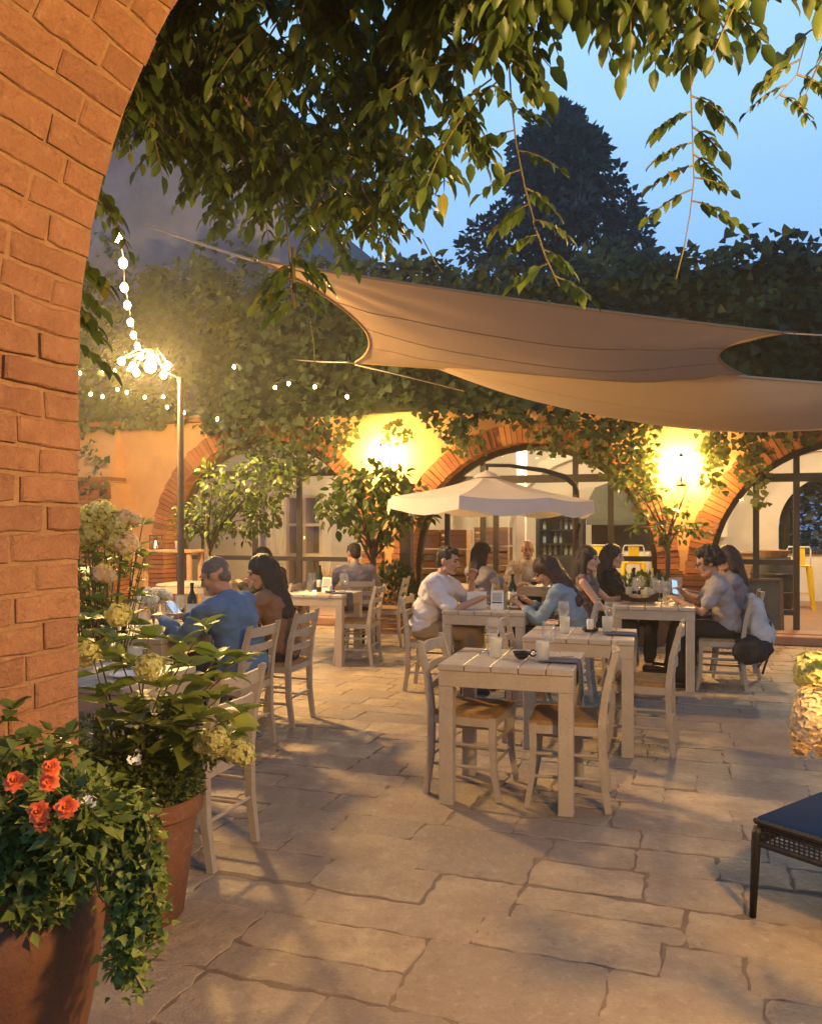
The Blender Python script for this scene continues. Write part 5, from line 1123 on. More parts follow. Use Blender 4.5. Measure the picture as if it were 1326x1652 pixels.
def person(label, pos, face, lean=8, yaw=0, pitch=0, roll=0, LH=(-.20, .42, .80), RH=(.20, .42, .80), hair='short', hair_m=hair_d, top=None, sleeve=1.4, legs=None, skin=skin_m, size=1.0, girth=1.0, fem=False, feet=((-.12, .42), (.12, .40)), extra=None, voxel=.0075, grip=.9, neckline=0.0, skirt=False):
    """seated figure, local +y = facing, origin on the floor under the hips. yaw>0 turns the head to its left"""
    rz = FACE[face] if isinstance(face, str) else face
    t = thing('person', label, 'person', Vector((pos[0], pos[1], 0)), rz); t.scale = (size,)*3
    hip = Vector((0, -.03, .532)); L1_, L2_ = RX(-rad(lean*.75)), RX(-rad(lean*1.25))
    waist = hip+L1_ @ Vector((0, -.01, .155)); chest = waist+L2_ @ Vector((0, .0, .175)); neck = chest+L2_ @ Vector((0, -.012, .135)); g = girth; sw = (.165 if fem else .188)*(.6+.4*g)
    sh = [chest+L2_ @ Vector((s*sw, -.01, .085)) for s in (-1, 1)]
    HR = RX(-rad(lean*.6)) @ RZ(rad(yaw)) @ RX(-rad(pitch)) @ Matrix.Rotation(rad(roll), 3, 'Y'); hc = neck+L2_ @ Vector((0, .012, .085))+HR @ Vector((0, .014, .085))
    def H(x, y, z): return hc+HR @ Vector((x, y, z))
    a_, b_ = .285, .25; arms = []
    for s, hnd, S in ((-1, LH, sh[0]), (1, RH, sh[1])):
        T = Vector(hnd); d = T-S; D = min(d.length, a_+b_-.01); dn = d.normalized(); T = S+dn*D
        pr = (a_*a_-b_*b_+D*D)/(2*D); h = math.sqrt(max(0, a_*a_-pr*pr)); hint = Vector((s*.55, -.25, -.9)); hint = (hint-dn*hint.dot(dn)).normalized(); arms.append((S, S+dn*pr+hint*h, T))
    kn = [Vector((s*(.115 if not fem else .085), .40, .535)) for s in (-1, 1)]; hp = [hip+Vector((s*.085, .01, -.01)) for s in (-1, 1)]; ft = [Vector((x, y, .075)) for x, y in feet]
    B = MB()
    B.blob(hip, (.155*g, .115*g, .105)); B.blob(waist, (.13*g, .10*g, .14), L1_); B.blob(chest, (.150*g, .105*g, .165), L2_); B.caps(sh[0]*.8+sh[1]*.2, sh[1]*.8+sh[0]*.2, .058, .058); B.caps(neck-L2_ @ Vector((0, 0, .05)), H(0, -.015, -.06), .056*(.9 if fem else 1.0), .050 if not fem else .043)
    for i, (S, E, T) in enumerate(arms):
        B.caps(S, E, .050*g**.5*(.82 if fem else 1), .037*(.85 if fem else 1)); B.caps(E, T, .037*(.85 if fem else 1), .025*(.9 if fem else 1)); s = (-1, 1)[i]
        f = (T-E).normalized(); pn = Vector((0, 0, -1)); pn = (pn-f*pn.dot(f)); pn = pn.normalized() if pn.length > .1 else Vector((0, 1, 0)); sd = f.cross(pn)*s     # palm faces pn, thumb side sd
        if sd.dot(Vector((-s, 0, 0))) < 0: sd = -sd
        B.caps(T, T+f*.03, .024, .028); B.blob(T+f*.045, (.036, .036, .018), Matrix((sd, f, pn)).transposed())
        for k, (o, ln) in enumerate(((.030, .070), (.011, .078), (-.009, .072), (-.028, .058))):
            r0 = T+f*.072+sd*o; c = grip*(.5+.12*k); d1 = f*math.cos(c*.6)+pn*math.sin(c*.6)+sd*o*1.2; d2 = f*math.cos(c*1.7)+pn*math.sin(c*1.7); m_ = r0+d1*ln*.52
            B.caps(r0-f*.02, m_, .0098, .0092, 7); B.caps(m_, m_+d2*ln*.48, .0092, .0080, 7)
        th = T+f*.022+sd*.030; m_ = th+(f*.55+sd*.65+pn*.35)*.036; B.caps(th-sd*.012, m_, .0125, .0105, 7); B.caps(m_, m_+(f*.9+sd*.1+pn*.45)*.030, .0105, .0088, 7)
    for i in (0, 1):
        B.caps(hp[i], kn[i], .083*g**.5, .056); B.caps(kn[i], ft[i]+Vector((0, -.03, .02)), .054, .038); B.caps(ft[i]+Vector((0, -.05, -.035)), ft[i]+Vector((0, .12, -.045)), .036, .028)
    # head
    B.blob(H(0, -.012, .022), (.074, .093, .098), HR, 16, 12); B.blob(H(0, .022, -.040), (.058, .068, .080), HR, 14, 10); B.caps(H(-.012, .066, -.098), H(.012, .066, -.098), .022, .022)
    B.caps(H(0, .086, .012), H(0, .108, -.028), .009, .0135, 8); B.blob(H(-.011, .096, -.034), .009); B.blob(H(.011, .096, -.034), .009); B.caps(H(-.036, .074, .026), H(.036, .074, .026), .014, .014)
    for s in (-1, 1): B.blob(H(s*.038, .058, -.026), .027); B.blob(H(s*.076, -.008, -.012), (.010, .022, .031), HR); B.caps(H(s*.052, .01, -.075), H(s*.022, .055, -.098), .018, .018)
    B.caps(H(-.018, .084, -.060), H(.018, .084, -.060), .0085, .0085, 7); B.caps(H(-.015, .083, -.071), H(.015, .083, -.071), .009, .009, 7)
    me = remesh(B, voxel, 2); me.materials.append(skin); lip = mat('lips', (.33, .12, .09), rough=.45, var=.05); me.materials.append(lip)
    inv = HR.transposed()
    for p in me.polygons:
        q = inv @ (p.center-hc)
        if abs(q.x) < .024 and q.y > .078 and -.080 < q.z < -.054: p.material_index = 1
    body = link('body', me, t)
    for s in (-1, 1): M = MB(); M.blob(H(s*.031, .083, .004), (.012, .007, .0065), HR, 10, 6); M.build('eye', eye_m, t, smooth=True); 
    M = MB()
    for s in (-1, 1): M.caps(H(s*.016, .094, .026), H(s*.046, .080, .027), .0045, .0035, 6)
    M.build('eyebrows', hair_m, t, smooth=True)
    # top
    if top is not None:
        C = MB(); k = .016; C.blob(hip+Vector((0, 0, .03)), (.165*g, .128*g, .10)); C.blob(waist, (.147*g, .117*g, .16), L1_); C.blob(chest, (.164*g, .120*g, .172), L2_); C.caps(sh[0]*.82+sh[1]*.18, sh[1]*.82+sh[0]*.18, .070, .070)
        if neckline < .5: C.caps(chest+L2_ @ Vector((0, -.01, .10)), neck-L2_ @ Vector((0, 0, .005)), .085, .066)
        for (S, E, T) in arms:
            if sleeve <= 0: continue
            if sleeve < 1: C.caps(S, S.lerp(E, sleeve), .066*g**.4, .058)
            else: C.caps(S, E, .064*g**.4*(.9 if fem else 1), .051*(.9 if fem else 1)); C.caps(E, E.lerp(T, min(.97, sleeve-1)), .051*(.9 if fem else 1), .036)
        me = remesh(C, .012, 3, (.019, 8.5, (1, 1, 1.6))); me.materials.append(top); link('shirt', me, t)
        if neckline < .5 and not fem:
            M = MB(); q = [neck+L2_ @ Vector((.072*math.cos(a), .008+.068*math.sin(a), -.012+.012*math.sin(a*2+1.5))) for a in [math.pi*(-.62+k_*2.14/20+.2) for k_ in range(19)]]; M.tube(q, .014, 7); M.build('collar', top, t, smooth=True)
    lg = legs or cloth('trousers_dark', (.035, .035, .042)); C = MB(); C.blob(hip-Vector((0, 0, .01)), (.166*g, .13*g, .105))
    for i in (0, 1): C.caps(hp[i], kn[i], .096*g**.5, .070)
    if skirt:
        C.caps(kn[0], Vector((feet[0][0]-.05, feet[0][1]-.04, .16)), .08, .10); C.caps(kn[1], Vector((feet[1][0]+.05, feet[1][1]-.04, .16)), .08, .10); C.caps(kn[0]*.5+kn[1]*.5, Vector((0, feet[0][1], .2)), .09, .11)
    else:
        for i in (0, 1): C.caps(kn[i], ft[i]+Vector((0, -.03, .06)), .068, .055)
    me = remesh(C, .013, 3, (.012, 8, (1, 1, 1))); me.materials.append(lg); link('skirt' if skirt else 'trousers', me, t)
    for i in (0, 1): M = MB(); M.caps(ft[i]+Vector((0, -.055, -.036)), ft[i]+Vector((0, .13, -.046)), .041, .034, 10); M.box(ft[i]+Vector((0, .035, -.066)), (.075, .25, .018), None, .006); M.build('shoe', dark_m, t, smooth=True)
    # hair
    C = MB()
    if hair == 'grey': C.blob(H(0, -.016, .030), (.0765, .0945, .0965), HR, 16, 12); C.blob(H(0, -.05, -.02), (.066, .052, .06), HR)
    elif hair == 'short': C.blob(H(0, -.022, .034), (.080, .096, .098), HR, 16, 12); C.blob(H(0, -.055, -.02), (.070, .055, .065), HR); C.blob(H(0, .045, .09), (.055, .040, .028), HR)
    elif hair == 'bald': 
        for s in (-1, 1): C.blob(H(s*.066, -.025, .0), (.014, .045, .045), HR)
        C.blob(H(0, -.085, .0), (.055, .022, .045), HR); C.blob(H(0, .076, -.104), (.03, .016, .02), HR)
    elif hair in ('long', 'bob'):
        C.blob(H(0, -.020, .036), (.088, .104, .100), HR, 16, 12); ln = .30 if hair == 'long' else .12
        for s in (-1, 1): C.caps(H(s*.072, -.01, .03), H(s*.085, -.015, -.06-ln*.4), .036, .034); C.caps(H(s*.07, -.05, -.05), H(s*.075, -.06, -.08-ln*.75), .045, .030)
        C.caps(H(0, -.065, .0), neck+L2_ @ Vector((0, -.085, -.02-ln*.55)), .085, .060); C.caps(H(-.04, -.065, -.05), neck+L2_ @ Vector((-.05, -.085, -.03-ln*.6)), .06, .035); C.caps(H(.04, -.065, -.05), neck+L2_ @ Vector((.05, -.085, -.03-ln*.6)), .06, .035)
    elif hair == 'curly':
        rr = random.Random(5); C.blob(H(0, -.03, .035), (.09, .105, .10), HR)
        for k_ in range(130):
            a, b = rr.uniform(0, 6.28), rr.uniform(-.6, 1.5); x, y, z = math.cos(a)*math.cos(b)*.108, -.035+math.sin(a)*math.cos(b)*.120, .035+math.sin(b)*.112
            if y > .045 and z < .085: continue
            C.blob(H(x, y, z), rr.uniform(.016, .030), None, 7, 5)
    elif hair == 'bun': C.blob(H(0, -.020, .034), (.082, .100, .098), HR, 16, 12); C.blob(H(0, -.125, .05), (.045, .04, .04), HR); C.blob(H(0, -.06, -.03), (.068, .05, .05), HR)
    me = remesh(C, .0085, 2, (.008, 26, (1, 1, .35) if hair != 'curly' else (1, 1, 1))); me.materials.append(hair_m); link('hair', me, t)
    t['_h'] = 0; del t['_h']
    if extra: extra(t, H, HR, neck, chest, L2_, arms)
    return t, arms, rz
def towld(t, rz, p): return Vector(t.location)+Matrix.Rotation(rz, 3, 'Z') @ (Vector(p)*t.scale[0])
phone_m = mat('phone_body', (.02, .02, .022), rough=.3); scr_m = emitmat('phone_screen', (.35, .62, 1.0), 1.3)
def phone(label, p, d, up):
    """slab phone; d = direction the screen faces"""
    t = thing('phone', label, 'phone', p, 0); d = Vector(d).normalized(); up = Vector(up); x = up.cross(d).normalized(); y = d.cross(x); m = Matrix((x, y, d)).transposed()
    M = MB(); M.box((0, 0, 0), (.072, .148, .008), m, .003); M.build('case', phone_m, t); M = MB(); M.box(d*.0046, (.064, .134, .0012), m); M.build('screen', scr_m, t)
denim_m = cloth('shirt_denim', (.25, .33, .38)); blue_t = cloth('shirt_blue', (.10, .19, .33), c2=(.07, .135, .23)); white_t = cloth('shirt_white', (.66, .62, .60), var=.1); brown_t = cloth('top_brown', (.28, .15, .085)); black_t = cloth('jacket_black', (.022, .021, .022)); grey_t = cloth('shirt_grey', (.26, .235, .25)); beige_t = cloth('shirt_beige', (.60, .50, .34)); flor_t = mat('top_floral', (.035, .028, .03), rough=.8, var=.42, scale=26, c2=(.30, .20, .17)); ltee_t = cloth('tee_pale', (.36, .32, .30), var=.1)
khaki = cloth('trousers_khaki', (.34, .25, .15)); navy = cloth('trousers_navy', (.03, .035, .055)); brown_s = cloth('skirt_dark', (.04, .035, .03))
# the man in blue, phone in hand
t, arms, rz = person('person in a bright blue long sleeved shirt seen from behind, holding a phone', S1+TU*.05, 'L', lean=15, yaw=12, pitch=16, LH=(-.14, .47, .84), RH=(.10, .46, .83), hair='grey', hair_m=hair_g, top=blue_t, sleeve=1.9, legs=navy, girth=1.24, size=1.02)
h = towld(t, rz, arms[1][2]); phone('lit phone held by the man in the blue shirt', h-TU*.085+Z*.055, TU*.8-TV*.25+Z*.75, -TU*.5+Z*.7)
person('person in a brown top with long dark hair, beside the man in blue', S2+TU*.02, 'L', lean=14, yaw=28, pitch=14, hair='long', hair_m=hair_d, top=brown_t, sleeve=.7, fem=True, LH=(-.12, .40, .80), RH=(.12, .42, .80))
person('person in a dark jacket leaning over the far left table', S3+TU*.05, 'L', lean=20, yaw=20, pitch=20, hair='short', top=black_t, sleeve=1.9, LH=(-.16, .42, .82), RH=(.14, .40, .82), voxel=.009)
person('person with black hair and a grey shirt seen from behind at the back left table', S4-TU*.0, FACE['A']+rad(28), lean=14, yaw=22, pitch=8, hair='short', top=grey_t, sleeve=.8, LH=(-.28, .34, .80), RH=(.18, .38, .80), voxel=.009)
# couple
t, arms, rz = person('person in a white short sleeved shirt leaning forward, one hand raised', S5-TU*.03, 'R', lean=17, yaw=-8, pitch=0, LH=(-.05, .37, .98), RH=(.10, .46, .81), hair='short', hair_m=hair_d, top=white_t, sleeve=.82, legs=khaki, girth=1.22, size=1.03, grip=1.1)
person('person in a pale denim shirt with long brown hair, bent over a plate', S6+TU*.05, 'L', lean=22, yaw=14, pitch=26, LH=(-.10, .46, .80), RH=(.14, .44, .82), hair='long', hair_m=hair_b, top=denim_m, sleeve=1.6, legs=navy, fem=True)
person('person with long black hair and a pale top seen from behind at the back', S7, FACE['A']+rad(-40), lean=4, yaw=-14, pitch=4, hair='long', top=grey_t, sleeve=.6, fem=True, voxel=.009)
person('person, older and bald, in a pale yellow shirt facing the camera', S8, FACE['C']+rad(8), lean=4, yaw=6, pitch=6, hair='bald', hair_m=hair_g, top=beige_t, sleeve=1.6, skin=skin_m, voxel=.0085, LH=(-.14, .40, .80), RH=(.16, .38, .80))
# the women at the right table
person('person in a floral sleeveless top with long dark hair, bare shoulders', S9+TU*.02, 'R', lean=2, yaw=-14, pitch=2, hair='long', top=flor_t, sleeve=0, skin=pale_m, fem=True, neckline=1, LH=(-.12, .40, .80), RH=(.10, .36, .66))
def pendant(t, H, HR, neck, chest, L2_, arms):
    M = MB(); q = [neck+L2_ @ Vector((.06*math.cos(a), .055+.055*math.sin(a)+.02, -.03+.0*a)) for a in (math.pi*.0, math.pi)]; bpt = chest+L2_ @ Vector((0, .150, -.02)); M.tube([q[0], (q[0]+bpt)/2+Vector((.0, .035, .0)), bpt, (q[1]+bpt)/2+Vector((.0, .035, .0)), q[1]], .004, 5); M.blob(bpt, (.013, .012, .032)); M.build('necklace', white_t, t, smooth=True)
person('person with dark hair, a black cardigan and a white pendant necklace', S10, 'R', lean=3, yaw=-10, pitch=4, hair='long', hair_m=hair_d, top=black_t, sleeve=1.8, fem=True, extra=pendant, skin=pale_m, LH=(-.14, .40, .80), RH=(.12, .38, .80))
def specs(t, H, HR, neck, chest, L2_, arms):
    M = MB()
    for s in (-1, 1): M.tube([H(s*.033+.023*math.cos(a), .100, .002+.019*math.sin(a)) for a in [k*math.pi/6 for k in range(13)]], .0028, 5); M.tube([H(s*.056, .098, .006), H(s*.08, .0, .008)], .0025, 5)
    M.tube([H(-.01, .101, .006), H(.01, .101, .006)], .0025, 5); M.build('eyeglasses', dark_m, t)
t, arms, rz = person('person with curly dark hair and eyeglasses holding up a lit phone', S11+TU*.04, 'L', lean=14, yaw=6, pitch=8, hair='curly', top=ltee_t, sleeve=.6, legs=brown_s, fem=True, skirt=True, extra=specs, LH=(-.10, .40, .80), RH=(.02, .36, .86))
h = towld(t, rz, arms[1][2]); phone('lit phone held up by the curly haired woman', h-TU*.075+Z*.05, TU*.62-TV*.62+Z*.3, Z+TU*.3)
person('person with brown hair sitting behind the curly haired woman', S12, 'L', lean=8, yaw=20, pitch=4, hair='bob', hair_m=hair_b, top=grey_t, sleeve=.7, fem=True, voxel=.009)
# ================================================================== FOREGROUND PLANTS
hyd_m = leafmat('hydrangea_leaf', (.15, .22, .035), (.33, .37, .08), .45, .45); fern_m = leafmat('fine_fern', (.075, .12, .022), (.20, .25, .05), .3, .5)
petal_m = leafmat('lime_petal', (.66, .62, .16), (.86, .80, .38), .35, .6); cream_m = leafmat('cream_petal', (.88, .66, .32), (.92, .80, .52), .35, .6); org_m = leafmat('orange_petal', (.80, .14, .03), (.88, .32, .11), .35, .5); wpet_m = leafmat('white_petal', (.75, .72, .62), (.85, .82, .74), .35, .6)
def flower_head(parent, c, r, n, m, size=.013, axis=Z, taper=0, name='flower_head'):
    """ball (or cone) of four petalled florets"""
    L = LB(); ps, ds, ups = [], [], []; axis = Vector(axis).normalized(); r = (r, r, r) if not hasattr(r, '__len__') else r
    if min(r) > .02 and n > 40: Q = MB(); Q.blob((0, 0, 0), (r[0]*.62, r[1]*.62, r[2]*.64), axis.to_track_quat('Z', 'Y').to_matrix(), 10, 7); Q.v = [tuple(Vector(c)+Vector(q_)) for q_ in Q.v]; L.mb(Q)
    ax = axis.orthogonal().normalized(); ay = axis.cross(ax)
    for k in range(n):
        g = Vector((R.gauss(0, 1), R.gauss(0, 1), R.gauss(0, 1))).normalized(); s = 1-taper*(g.z*.5+.5)*.8
        q = ax*g.x*r[0]*s+ay*g.y*r[1]*s+axis*g.z*r[2]; nn = (ax*g.x+ay*g.y+axis*(g.z+.3*taper)).normalized(); q *= R.uniform(.80, 1.08)*(1+(.30 if not taper else .12)*noise.noise(g*2.1+Vector(c)*9))
        tx = nn.orthogonal().normalized(); ty = nn.cross(tx); a0 = R.uniform(0, 1.5)
        for j in range(4): a = a0+j*math.pi/2; ps.append(tuple(Vector(c)+q)); ds.append(tuple(tx*math.cos(a)+ty*math.sin(a)+nn*.25)); ups.append(tuple(nn))
    L.leaves(ps, ds, size, .42, LEAF_S, np.array(ups), .1); return L.build(name, m, parent)
def rosette(parent, c, r, m):
    L = LB(); ax = Vector((R.uniform(-.2, .5), -.75, R.uniform(.3, .7))).normalized(); x = ax.orthogonal().normalized(); y = ax.cross(x); ps, ds, ups, ss = [], [], [], []
    for ring, (n_, op, sz) in enumerate(((4, .25, .62), (6, .75, .85), (7, 1.35, 1.0), (7, 1.75, .95))):
        for k in range(n_):
            a = 2*math.pi*k/n_+ring*.5+R.uniform(-.2, .2); o = x*math.cos(a)+y*math.sin(a); d = ax*math.cos(op)+o*math.sin(op); ps.append(tuple(Vector(c)+o*r*.08*ring)); ds.append(tuple(d)); ups.append(tuple(ax-o*.3)); ss.append(r*sz*R.uniform(.85, 1.1))
    L.leaves(ps, ds, ss, .48, LEAF_L, np.array(ups), .15); return L.build('flower', m, parent)
def stems_leaves(L, S, base, tips, nleaf, leaf, w=.30, r=.006):
    for tip in tips:
        b = Vector(base)+Vector((R.uniform(-.06, .06), R.uniform(-.06, .06), 0)); mid = (b+Vector(tip))/2+Vector((0, 0, .10)); pts = [b, b.lerp(mid, .6)+Z*.03, mid, Vector(tip)]; S.tube(pts, [r, r*.8, r*.7, r*.4], 6)
        for k in range(nleaf):
            t_ = .35+.65*(k+.5)/nleaf; s = t_*3; i = min(2, int(s)); p = pts[i].lerp(pts[i+1], s-i)
            for sg in (-1, 1):
                a = k*1.57+R.uniform(-.3, .3); d = Vector((math.cos(a)*sg, math.sin(a)*sg, R.uniform(-.35, .35))); L.leaves([tuple(p)], [tuple(d)], leaf*R.uniform(.7, 1.15), w, LEAF_L, roll=.3)
        for k in range(5): a = k*1.256; L.leaves([tip], [(math.cos(a), math.sin(a), R.uniform(.0, .9))], leaf*R.uniform(.6, .9), w*.9, LEAF_L, roll=.2)
def fine_mass(L, c, rx, ry, rz_, n, size, drop=0):
    ps, ds = [], []
    for k in range(n):
        g = Vector((R.gauss(0, 1), R.gauss(0, 1), R.gauss(0, 1))).normalized()*R.uniform(.3, 1)**.5; p = Vector(c)+Vector((g.x*rx, g.y*ry, g.z*rz_)); ps.append(tuple(p)); ds.append((g.x+R.uniform(-.8, .8), g.y+R.uniform(-.8, .8), g.z*.5+R.uniform(-.6, .6)-drop))
    L.leaves(ps, ds, NR.uniform(size*.5, size*1.4, n), .26, LEAF_S, roll=.8)
def trailing(L, S, start, pts, n, size, w=.03):
    P_ = [Vector(start)]+[Vector(q) for q in pts]; S.tube(P_, .003, 5); ps, ds = [], []
    for k in range(n):
        s = R.random()*(len(P_)-1); i = min(len(P_)-2, int(s)); p = P_[i].lerp(P_[i+1], s-i); ps.append(tuple(p+Vector((R.uniform(-w, w), R.uniform(-w, w), R.uniform(-w, w))))); ds.append((R.uniform(-1, 1), R.uniform(-1, 1), R.uniform(-1, .3)))
    L.leaves(ps, ds, NR.uniform(size*.6, size*1.3, n), .36, IVY, roll=.6)
# big jar with orange flowers on a plinth inside the arch
PC = Vector((-.722, 1.40, 0)); zb = .34
t = thing('stone_plinth', 'low brick plinth carrying the big terracotta jar', 'plinth', PC, ANG); M = MB()
for k in range(4): M.box((0, 0, .038+.083*k), (.31-.006*(k % 2), .31-.006*(k % 2), .075), None, .006)
M.box((0, 0, .17), (.29, .29, .33)); M.build('courses', ring_m, t)
jar_m = worn_mat('jar_terracotta_shaded', (.115, .045, .018), (.125, .05, .02), (.06, .024, .010), (.14, .058, .023), (.16, .085, .045), (.035, .016, .009), .006, 1.6, .5, .75)  # darker copy of the terracotta, shade put into the jar's colour
t = thing('flower_jar', 'large shade-darkened terracotta jar of orange flowers at the lower left corner', 'potted plant', PC+Z*zb, 0)
M = MB(); M.lathe([(.085, 0), (.11, .06), (.145, .20), (.178, .36), (.191, .47), (.188, .53), (.172, .555), (.180, .565), (.188, .58), (.180, .595), (.158, .59), (.15, .52)], seg=36); M.build('jar', jar_m, t, auto=50)
L = LB(); S = MB(); base = Vector((0, 0, .52)); loc = Vector(t.location)
def LP_(px, py, Y): return at_y(px, py, Y)-loc
M = MB(); M.lathe([(0.001, .535), (.155, .54)], seg=18, cap=(True, False)); M.build('soil', joint_m, t)
fine_mass(L, (-.02, 0.02, .66), .19, .15, .11, 1500, .026); fine_mass(L, (.11, -.03, .62), .12, .10, .08, 700, .024, .3)
for px, py in ((20, 1310), (60, 1310), (110, 1300), (130, 1340), (40, 1390), (85, 1230), (150, 1300), (10, 1440), (45, 1450), (85, 1440), (120, 1410), (70, 1400), (20, 1400)): fine_mass(L, LP_(px, py, R.uniform(1.24, 1.36)), .05, .05, .05, 130, .026)
for k in range(14): a = R.uniform(0, 6.28); stems_leaves(L, S, base, [(.14*math.cos(a), .12*math.sin(a)-.03, .70+R.uniform(0, .14))], 3, .055, .36, .003)
for k, (pts, n) in enumerate(((((205, 1300), (228, 1400), (215, 1500), (205, 1590)), 150), (((180, 1320), (200, 1430), (195, 1530), (235, 1600)), 150), (((220, 1290), (240, 1340), (238, 1440), (228, 1540)), 160), (((150, 1300), (190, 1380), (205, 1460), (180, 1560)), 130), (((120, 1300), (150, 1350), (160, 1440)), 90), (((60, 1320), (70, 1400), (60, 1470)), 90), (((230, 1330), (252, 1420), (248, 1520)), 120), (((20, 1330), (15, 1420), (30, 1480)), 80), (((200, 1330), (215, 1420), (210, 1490)), 130))):
    q = [LP_(a, b, 1.33-.02*i) for i, (a, b) in enumerate(pts)]; trailing(L, S, base+Vector((.10, -.05, .06)), q, int(n*2.0), .0165, .024)
for px, py in ((215, 1390), (225, 1470), (205, 1540), (200, 1420), (235, 1430), (190, 1360), (215, 1330), (175, 1310)): fine_mass(L, LP_(px, py, 1.33), .03, .035, .05, 130, .016, .4)
L.build('foliage', fern_m, t); S.build('stems', gstem_m, t)
for px, py, r_ in ((25, 1260, .016), (84, 1238, .013), (80, 1262, .014), (64, 1310, .016), (108, 1302, .016), (68, 1330, .012)):
    c = LP_(px, py, 1.17); rosette(t, c, r_*.92, org_m)
    M = MB(); M.tube([c+Vector((0, .006, -.006)), c+Vector((0, .07, -.05)), base+Vector((0, .03, .04))], .0016, 5); M.build('flower_stem', gstem_m, t)
for px, py in ((135, 1290), (148, 1294), (215, 1225)): flower_head(t, LP_(px, py, 1.2), .007, 5, wpet_m, .0055, (0, -1, .3), 0, 'small_white_flower')
# terracotta pot with hydrangea
HC = at_y(232, 0, 3.15); HC.z = 0
t = thing('hydrangea_pot', 'terracotta pot with lime headed hydrangea and ferny leaves beside the front chair', 'potted plant', HC, 0); loc = Vector(HC)
M = MB(); M.lathe([(.135, 0), (.15, .02), (.20, .40), (.222, .41), (.226, .465), (.215, .472), (.19, .465), (.185, .38)], seg=32); M.build('pot', terra_m, t, auto=45)
M = MB(); M.lathe([(.001, .40), (.19, .405)], seg=18, cap=(True, False)); M.build('soil', joint_m, t)
L = LB(); S = MB(); base = Vector((-.02, 0, .40))
tips = [LP_(px, py, Y) for px, py, Y in ((150, 1060, 3.1), (185, 1035, 3.2), (240, 1030, 3.15), (290, 1040, 3.2), (330, 1010, 3.15), (305, 1075, 3.05), (370, 1075, 3.1), (395, 1060, 3.2), (260, 1110, 3.0), (350, 1130, 3.05), (320, 1160, 3.0), (215, 1150, 3.0), (170, 1120, 3.05), (285, 1140, 3.1), (390, 1150, 3.1), (350, 1060, 3.2), (220, 1075, 3.1), (145, 1000, 3.2), (300, 1190, 3.0), (370, 1185, 3.05))]
stems_leaves(L, S, base, [tuple(x) for x in tips], 3, .135, .33, .005)
L.build('foliage', hyd_m, t); S.build('stems', stem_m, t)
L = LB(); fine_mass(L, (-.03, .0, .56), .22, .20, .10, 2600, .028); fine_mass(L, (-.16, -.04, .52), .16, .18, .15, 1300, .028, .3); fine_mass(L, (.04, .0, .50), .19, .17, .07, 1100, .026)
for px, py in ((150, 1230), (190, 1210), (250, 1230), (300, 1240), (330, 1215), (200, 1260), (160, 1280), (150, 1180)): fine_mass(L, LP_(px, py, 3.1), .09, .09, .05, 200, .028)
L.build('fern_foliage', fern_m, t)
for px, py, r_, Y in ((242, 1077, .055, 3.0), (350, 1195, .05, 2.95), (388, 1214, .052, 2.95), (192, 992, .045, 3.15), (140, 1055, .05, 3.1), (330, 1200, .035, 3.0)): flower_head(t, LP_(px, py, Y), (r_, r_, r_*.85), 210, petal_m, .0125, (.1, -.5, .8))
flower_head(t, LP_(223, 1222, 2.85), (.012, .012, .028), 16, wpet_m, .009, Z, 0, 'small_white_flower')
# hydrangea bush at left behind the lit table
b = at_y(172, 0, 5.0); b.z = 0; t = thing('hydrangea_bush', 'tall hydrangea bush with yellow lit flower heads beside the brick edge', 'shrub', b, 0); loc = Vector(b)
L = LB(); S = MB(); tips = [LP_(R.uniform(95, 235), R.uniform(830, 1000), R.uniform(4.75, 5.3)) for k in range(46)]; stems_leaves(L, S, (0, 0, 0), [tuple(x) for x in tips], 4, .13, .28, .008); L.build('foliage', hyd_m, t); S.build('stems', stem_m, t)
for px, py, r_ in ((140, 835, .075), (165, 828, .08), (150, 862, .075), (190, 848, .07), (130, 870, .07), (205, 878, .065), (185, 872, .06), (218, 838, .03), (165, 925, .05), (110, 850, .08), (200, 835, .045), (178, 930, .035)): flower_head(t, LP_(px, py, 4.78), (r_, r_, r_*1.0), 190, cream_m if px > 195 or py > 900 else petal_m, .018, (0, -.4, .9))
# white bouquet on the table of the man in blue
p = at_t(TL2, -.02, .16); t = thing('flower_vase', 'glass vase of white hydrangea flowers on the table of the man in blue', 'vase', p, 0)
M = MB(); M.lathe([(.035, 0), (.04, .005), (.045, .10), (.038, .15), (.042, .165)], seg=16, cap=(True, False)); M.build('vase', wine_m, t, smooth=True)
L = LB(); S = MB(); tips = [(R.uniform(-.09, .09), R.uniform(-.08, .08), R.uniform(.20, .27)) for k in range(9)]
for q in tips: S.tube([(0, 0, .02), (q[0]*.3, q[1]*.3, .14), q], .003, 5)
for q in tips[:6]: L.leaves([q], [(R.uniform(-1, 1), R.uniform(-1, 1), -.3)], .08, .3, LEAF_L)
L.build('leaves', hyd_m, t); S.build('stems', gstem_m, t)
for q in tips: flower_head(t, q, .045, 50, wpet_m, .018)
p = at_t(TL2, -.06, -.22); t = thing('small_bouquet', 'small low bunch of pale lime flowers near the man in blue', 'flowers', p, 0)
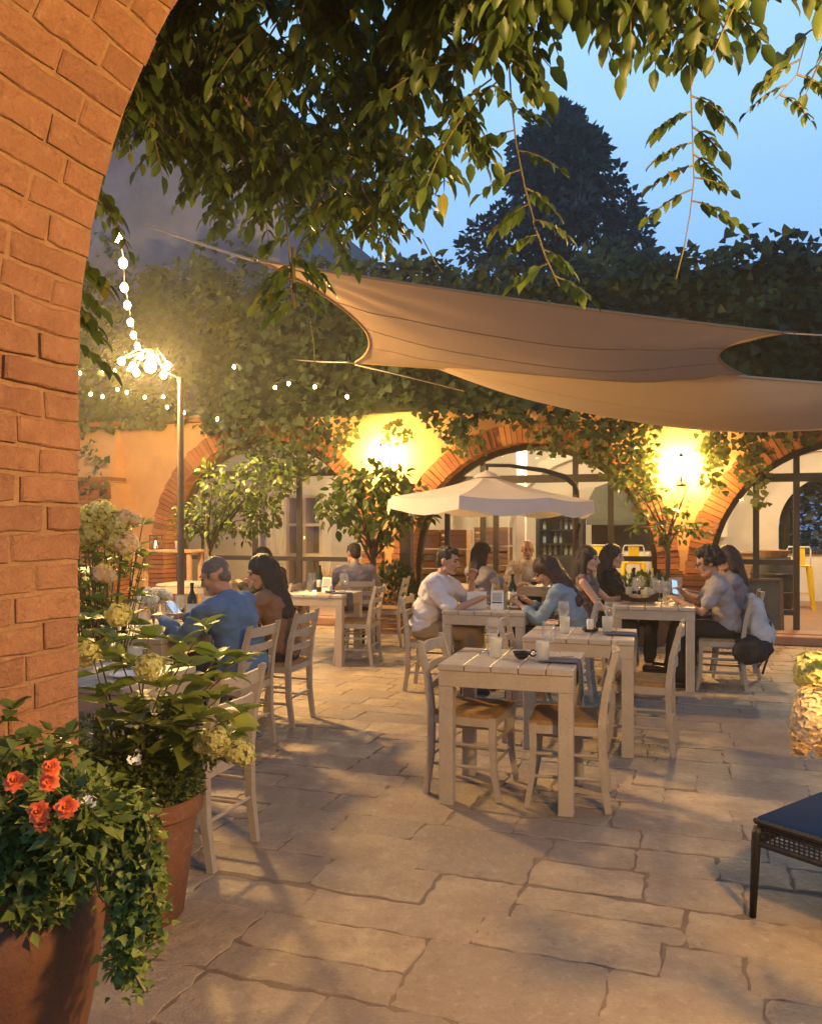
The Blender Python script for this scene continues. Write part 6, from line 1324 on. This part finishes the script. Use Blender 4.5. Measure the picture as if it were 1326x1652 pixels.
M = MB(); M.lathe([(.03, 0), (.035, .06), (.03, .08)], seg=14, cap=(True, False)); M.build('cup', frost_m, t, smooth=True)
for k in range(5): a = k*1.256; flower_head(t, (.045*math.cos(a), .045*math.sin(a), .11+.02*(k % 2)), .04, 45, petal_m if k % 2 else wpet_m, .017)
# hydrangea leaning in at the right edge
b = Vector((1.42, 1.95, 0)); t = thing('panicle_hydrangea', 'cream panicle hydrangea leaning in at the right edge, close to the camera', 'shrub', b, 0); loc = Vector(b)
M = MB(); M.lathe([(.13, 0), (.15, .03), (.19, .36), (.21, .37), (.21, .42), (.18, .42), (.17, .36)], seg=26); M.build('pot', terra_m, t, auto=45)
L = LB(); S = MB(); stems_leaves(L, S, (0, 0, .38), [tuple(LP_(px, py, Y)) for px, py, Y in ((1335, 1085, 1.92), (1345, 1130, 1.9), (1380, 1060, 2.0), (1420, 1100, 2.0), (1330, 1110, 1.95))], 3, .105, .27, .005); L.build('foliage', hyd_m, t); S.build('stems', gstem_m, t)
flower_head(t, LP_(1306, 1162, 1.9), (.055, .055, .082), 560, cream_m, .0135, Vector((-.38, -.1, -.85)), .75); flower_head(t, LP_(1310, 1082, 1.95), (.045, .04, .04), 200, petal_m, .013, (-.6, 0, .5)); flower_head(t, LP_(1345, 1175, 1.92), (.05, .05, .07), 260, cream_m, .0145, (-.3, 0, -.8), .3)
# ================================================================== HAZE ADDED TO STAND IN FOR LENS GLOW
M = MB(); M.box((0, 18, 7.6), (74, 70, 17.4))
hz = bpy.data.materials.new('lens_glow_haze'); hz.use_nodes = True; n, l = hz.node_tree.nodes, hz.node_tree.links
n.remove(n['Principled BSDF']); pv = n.new('ShaderNodeVolumePrincipled'); pv.inputs['Color'].default_value = (.95, .93, .90, 1); pv.inputs['Density'].default_value = .0026; pv.inputs['Anisotropy'].default_value = .70
l.new(pv.outputs[0], n['Material Output'].inputs['Volume'])
tag(M.build('haze', hz), 'thin haze added for the lens glow round the lamps', kind='stuff')
SC.cycles.volume_bounces = 0
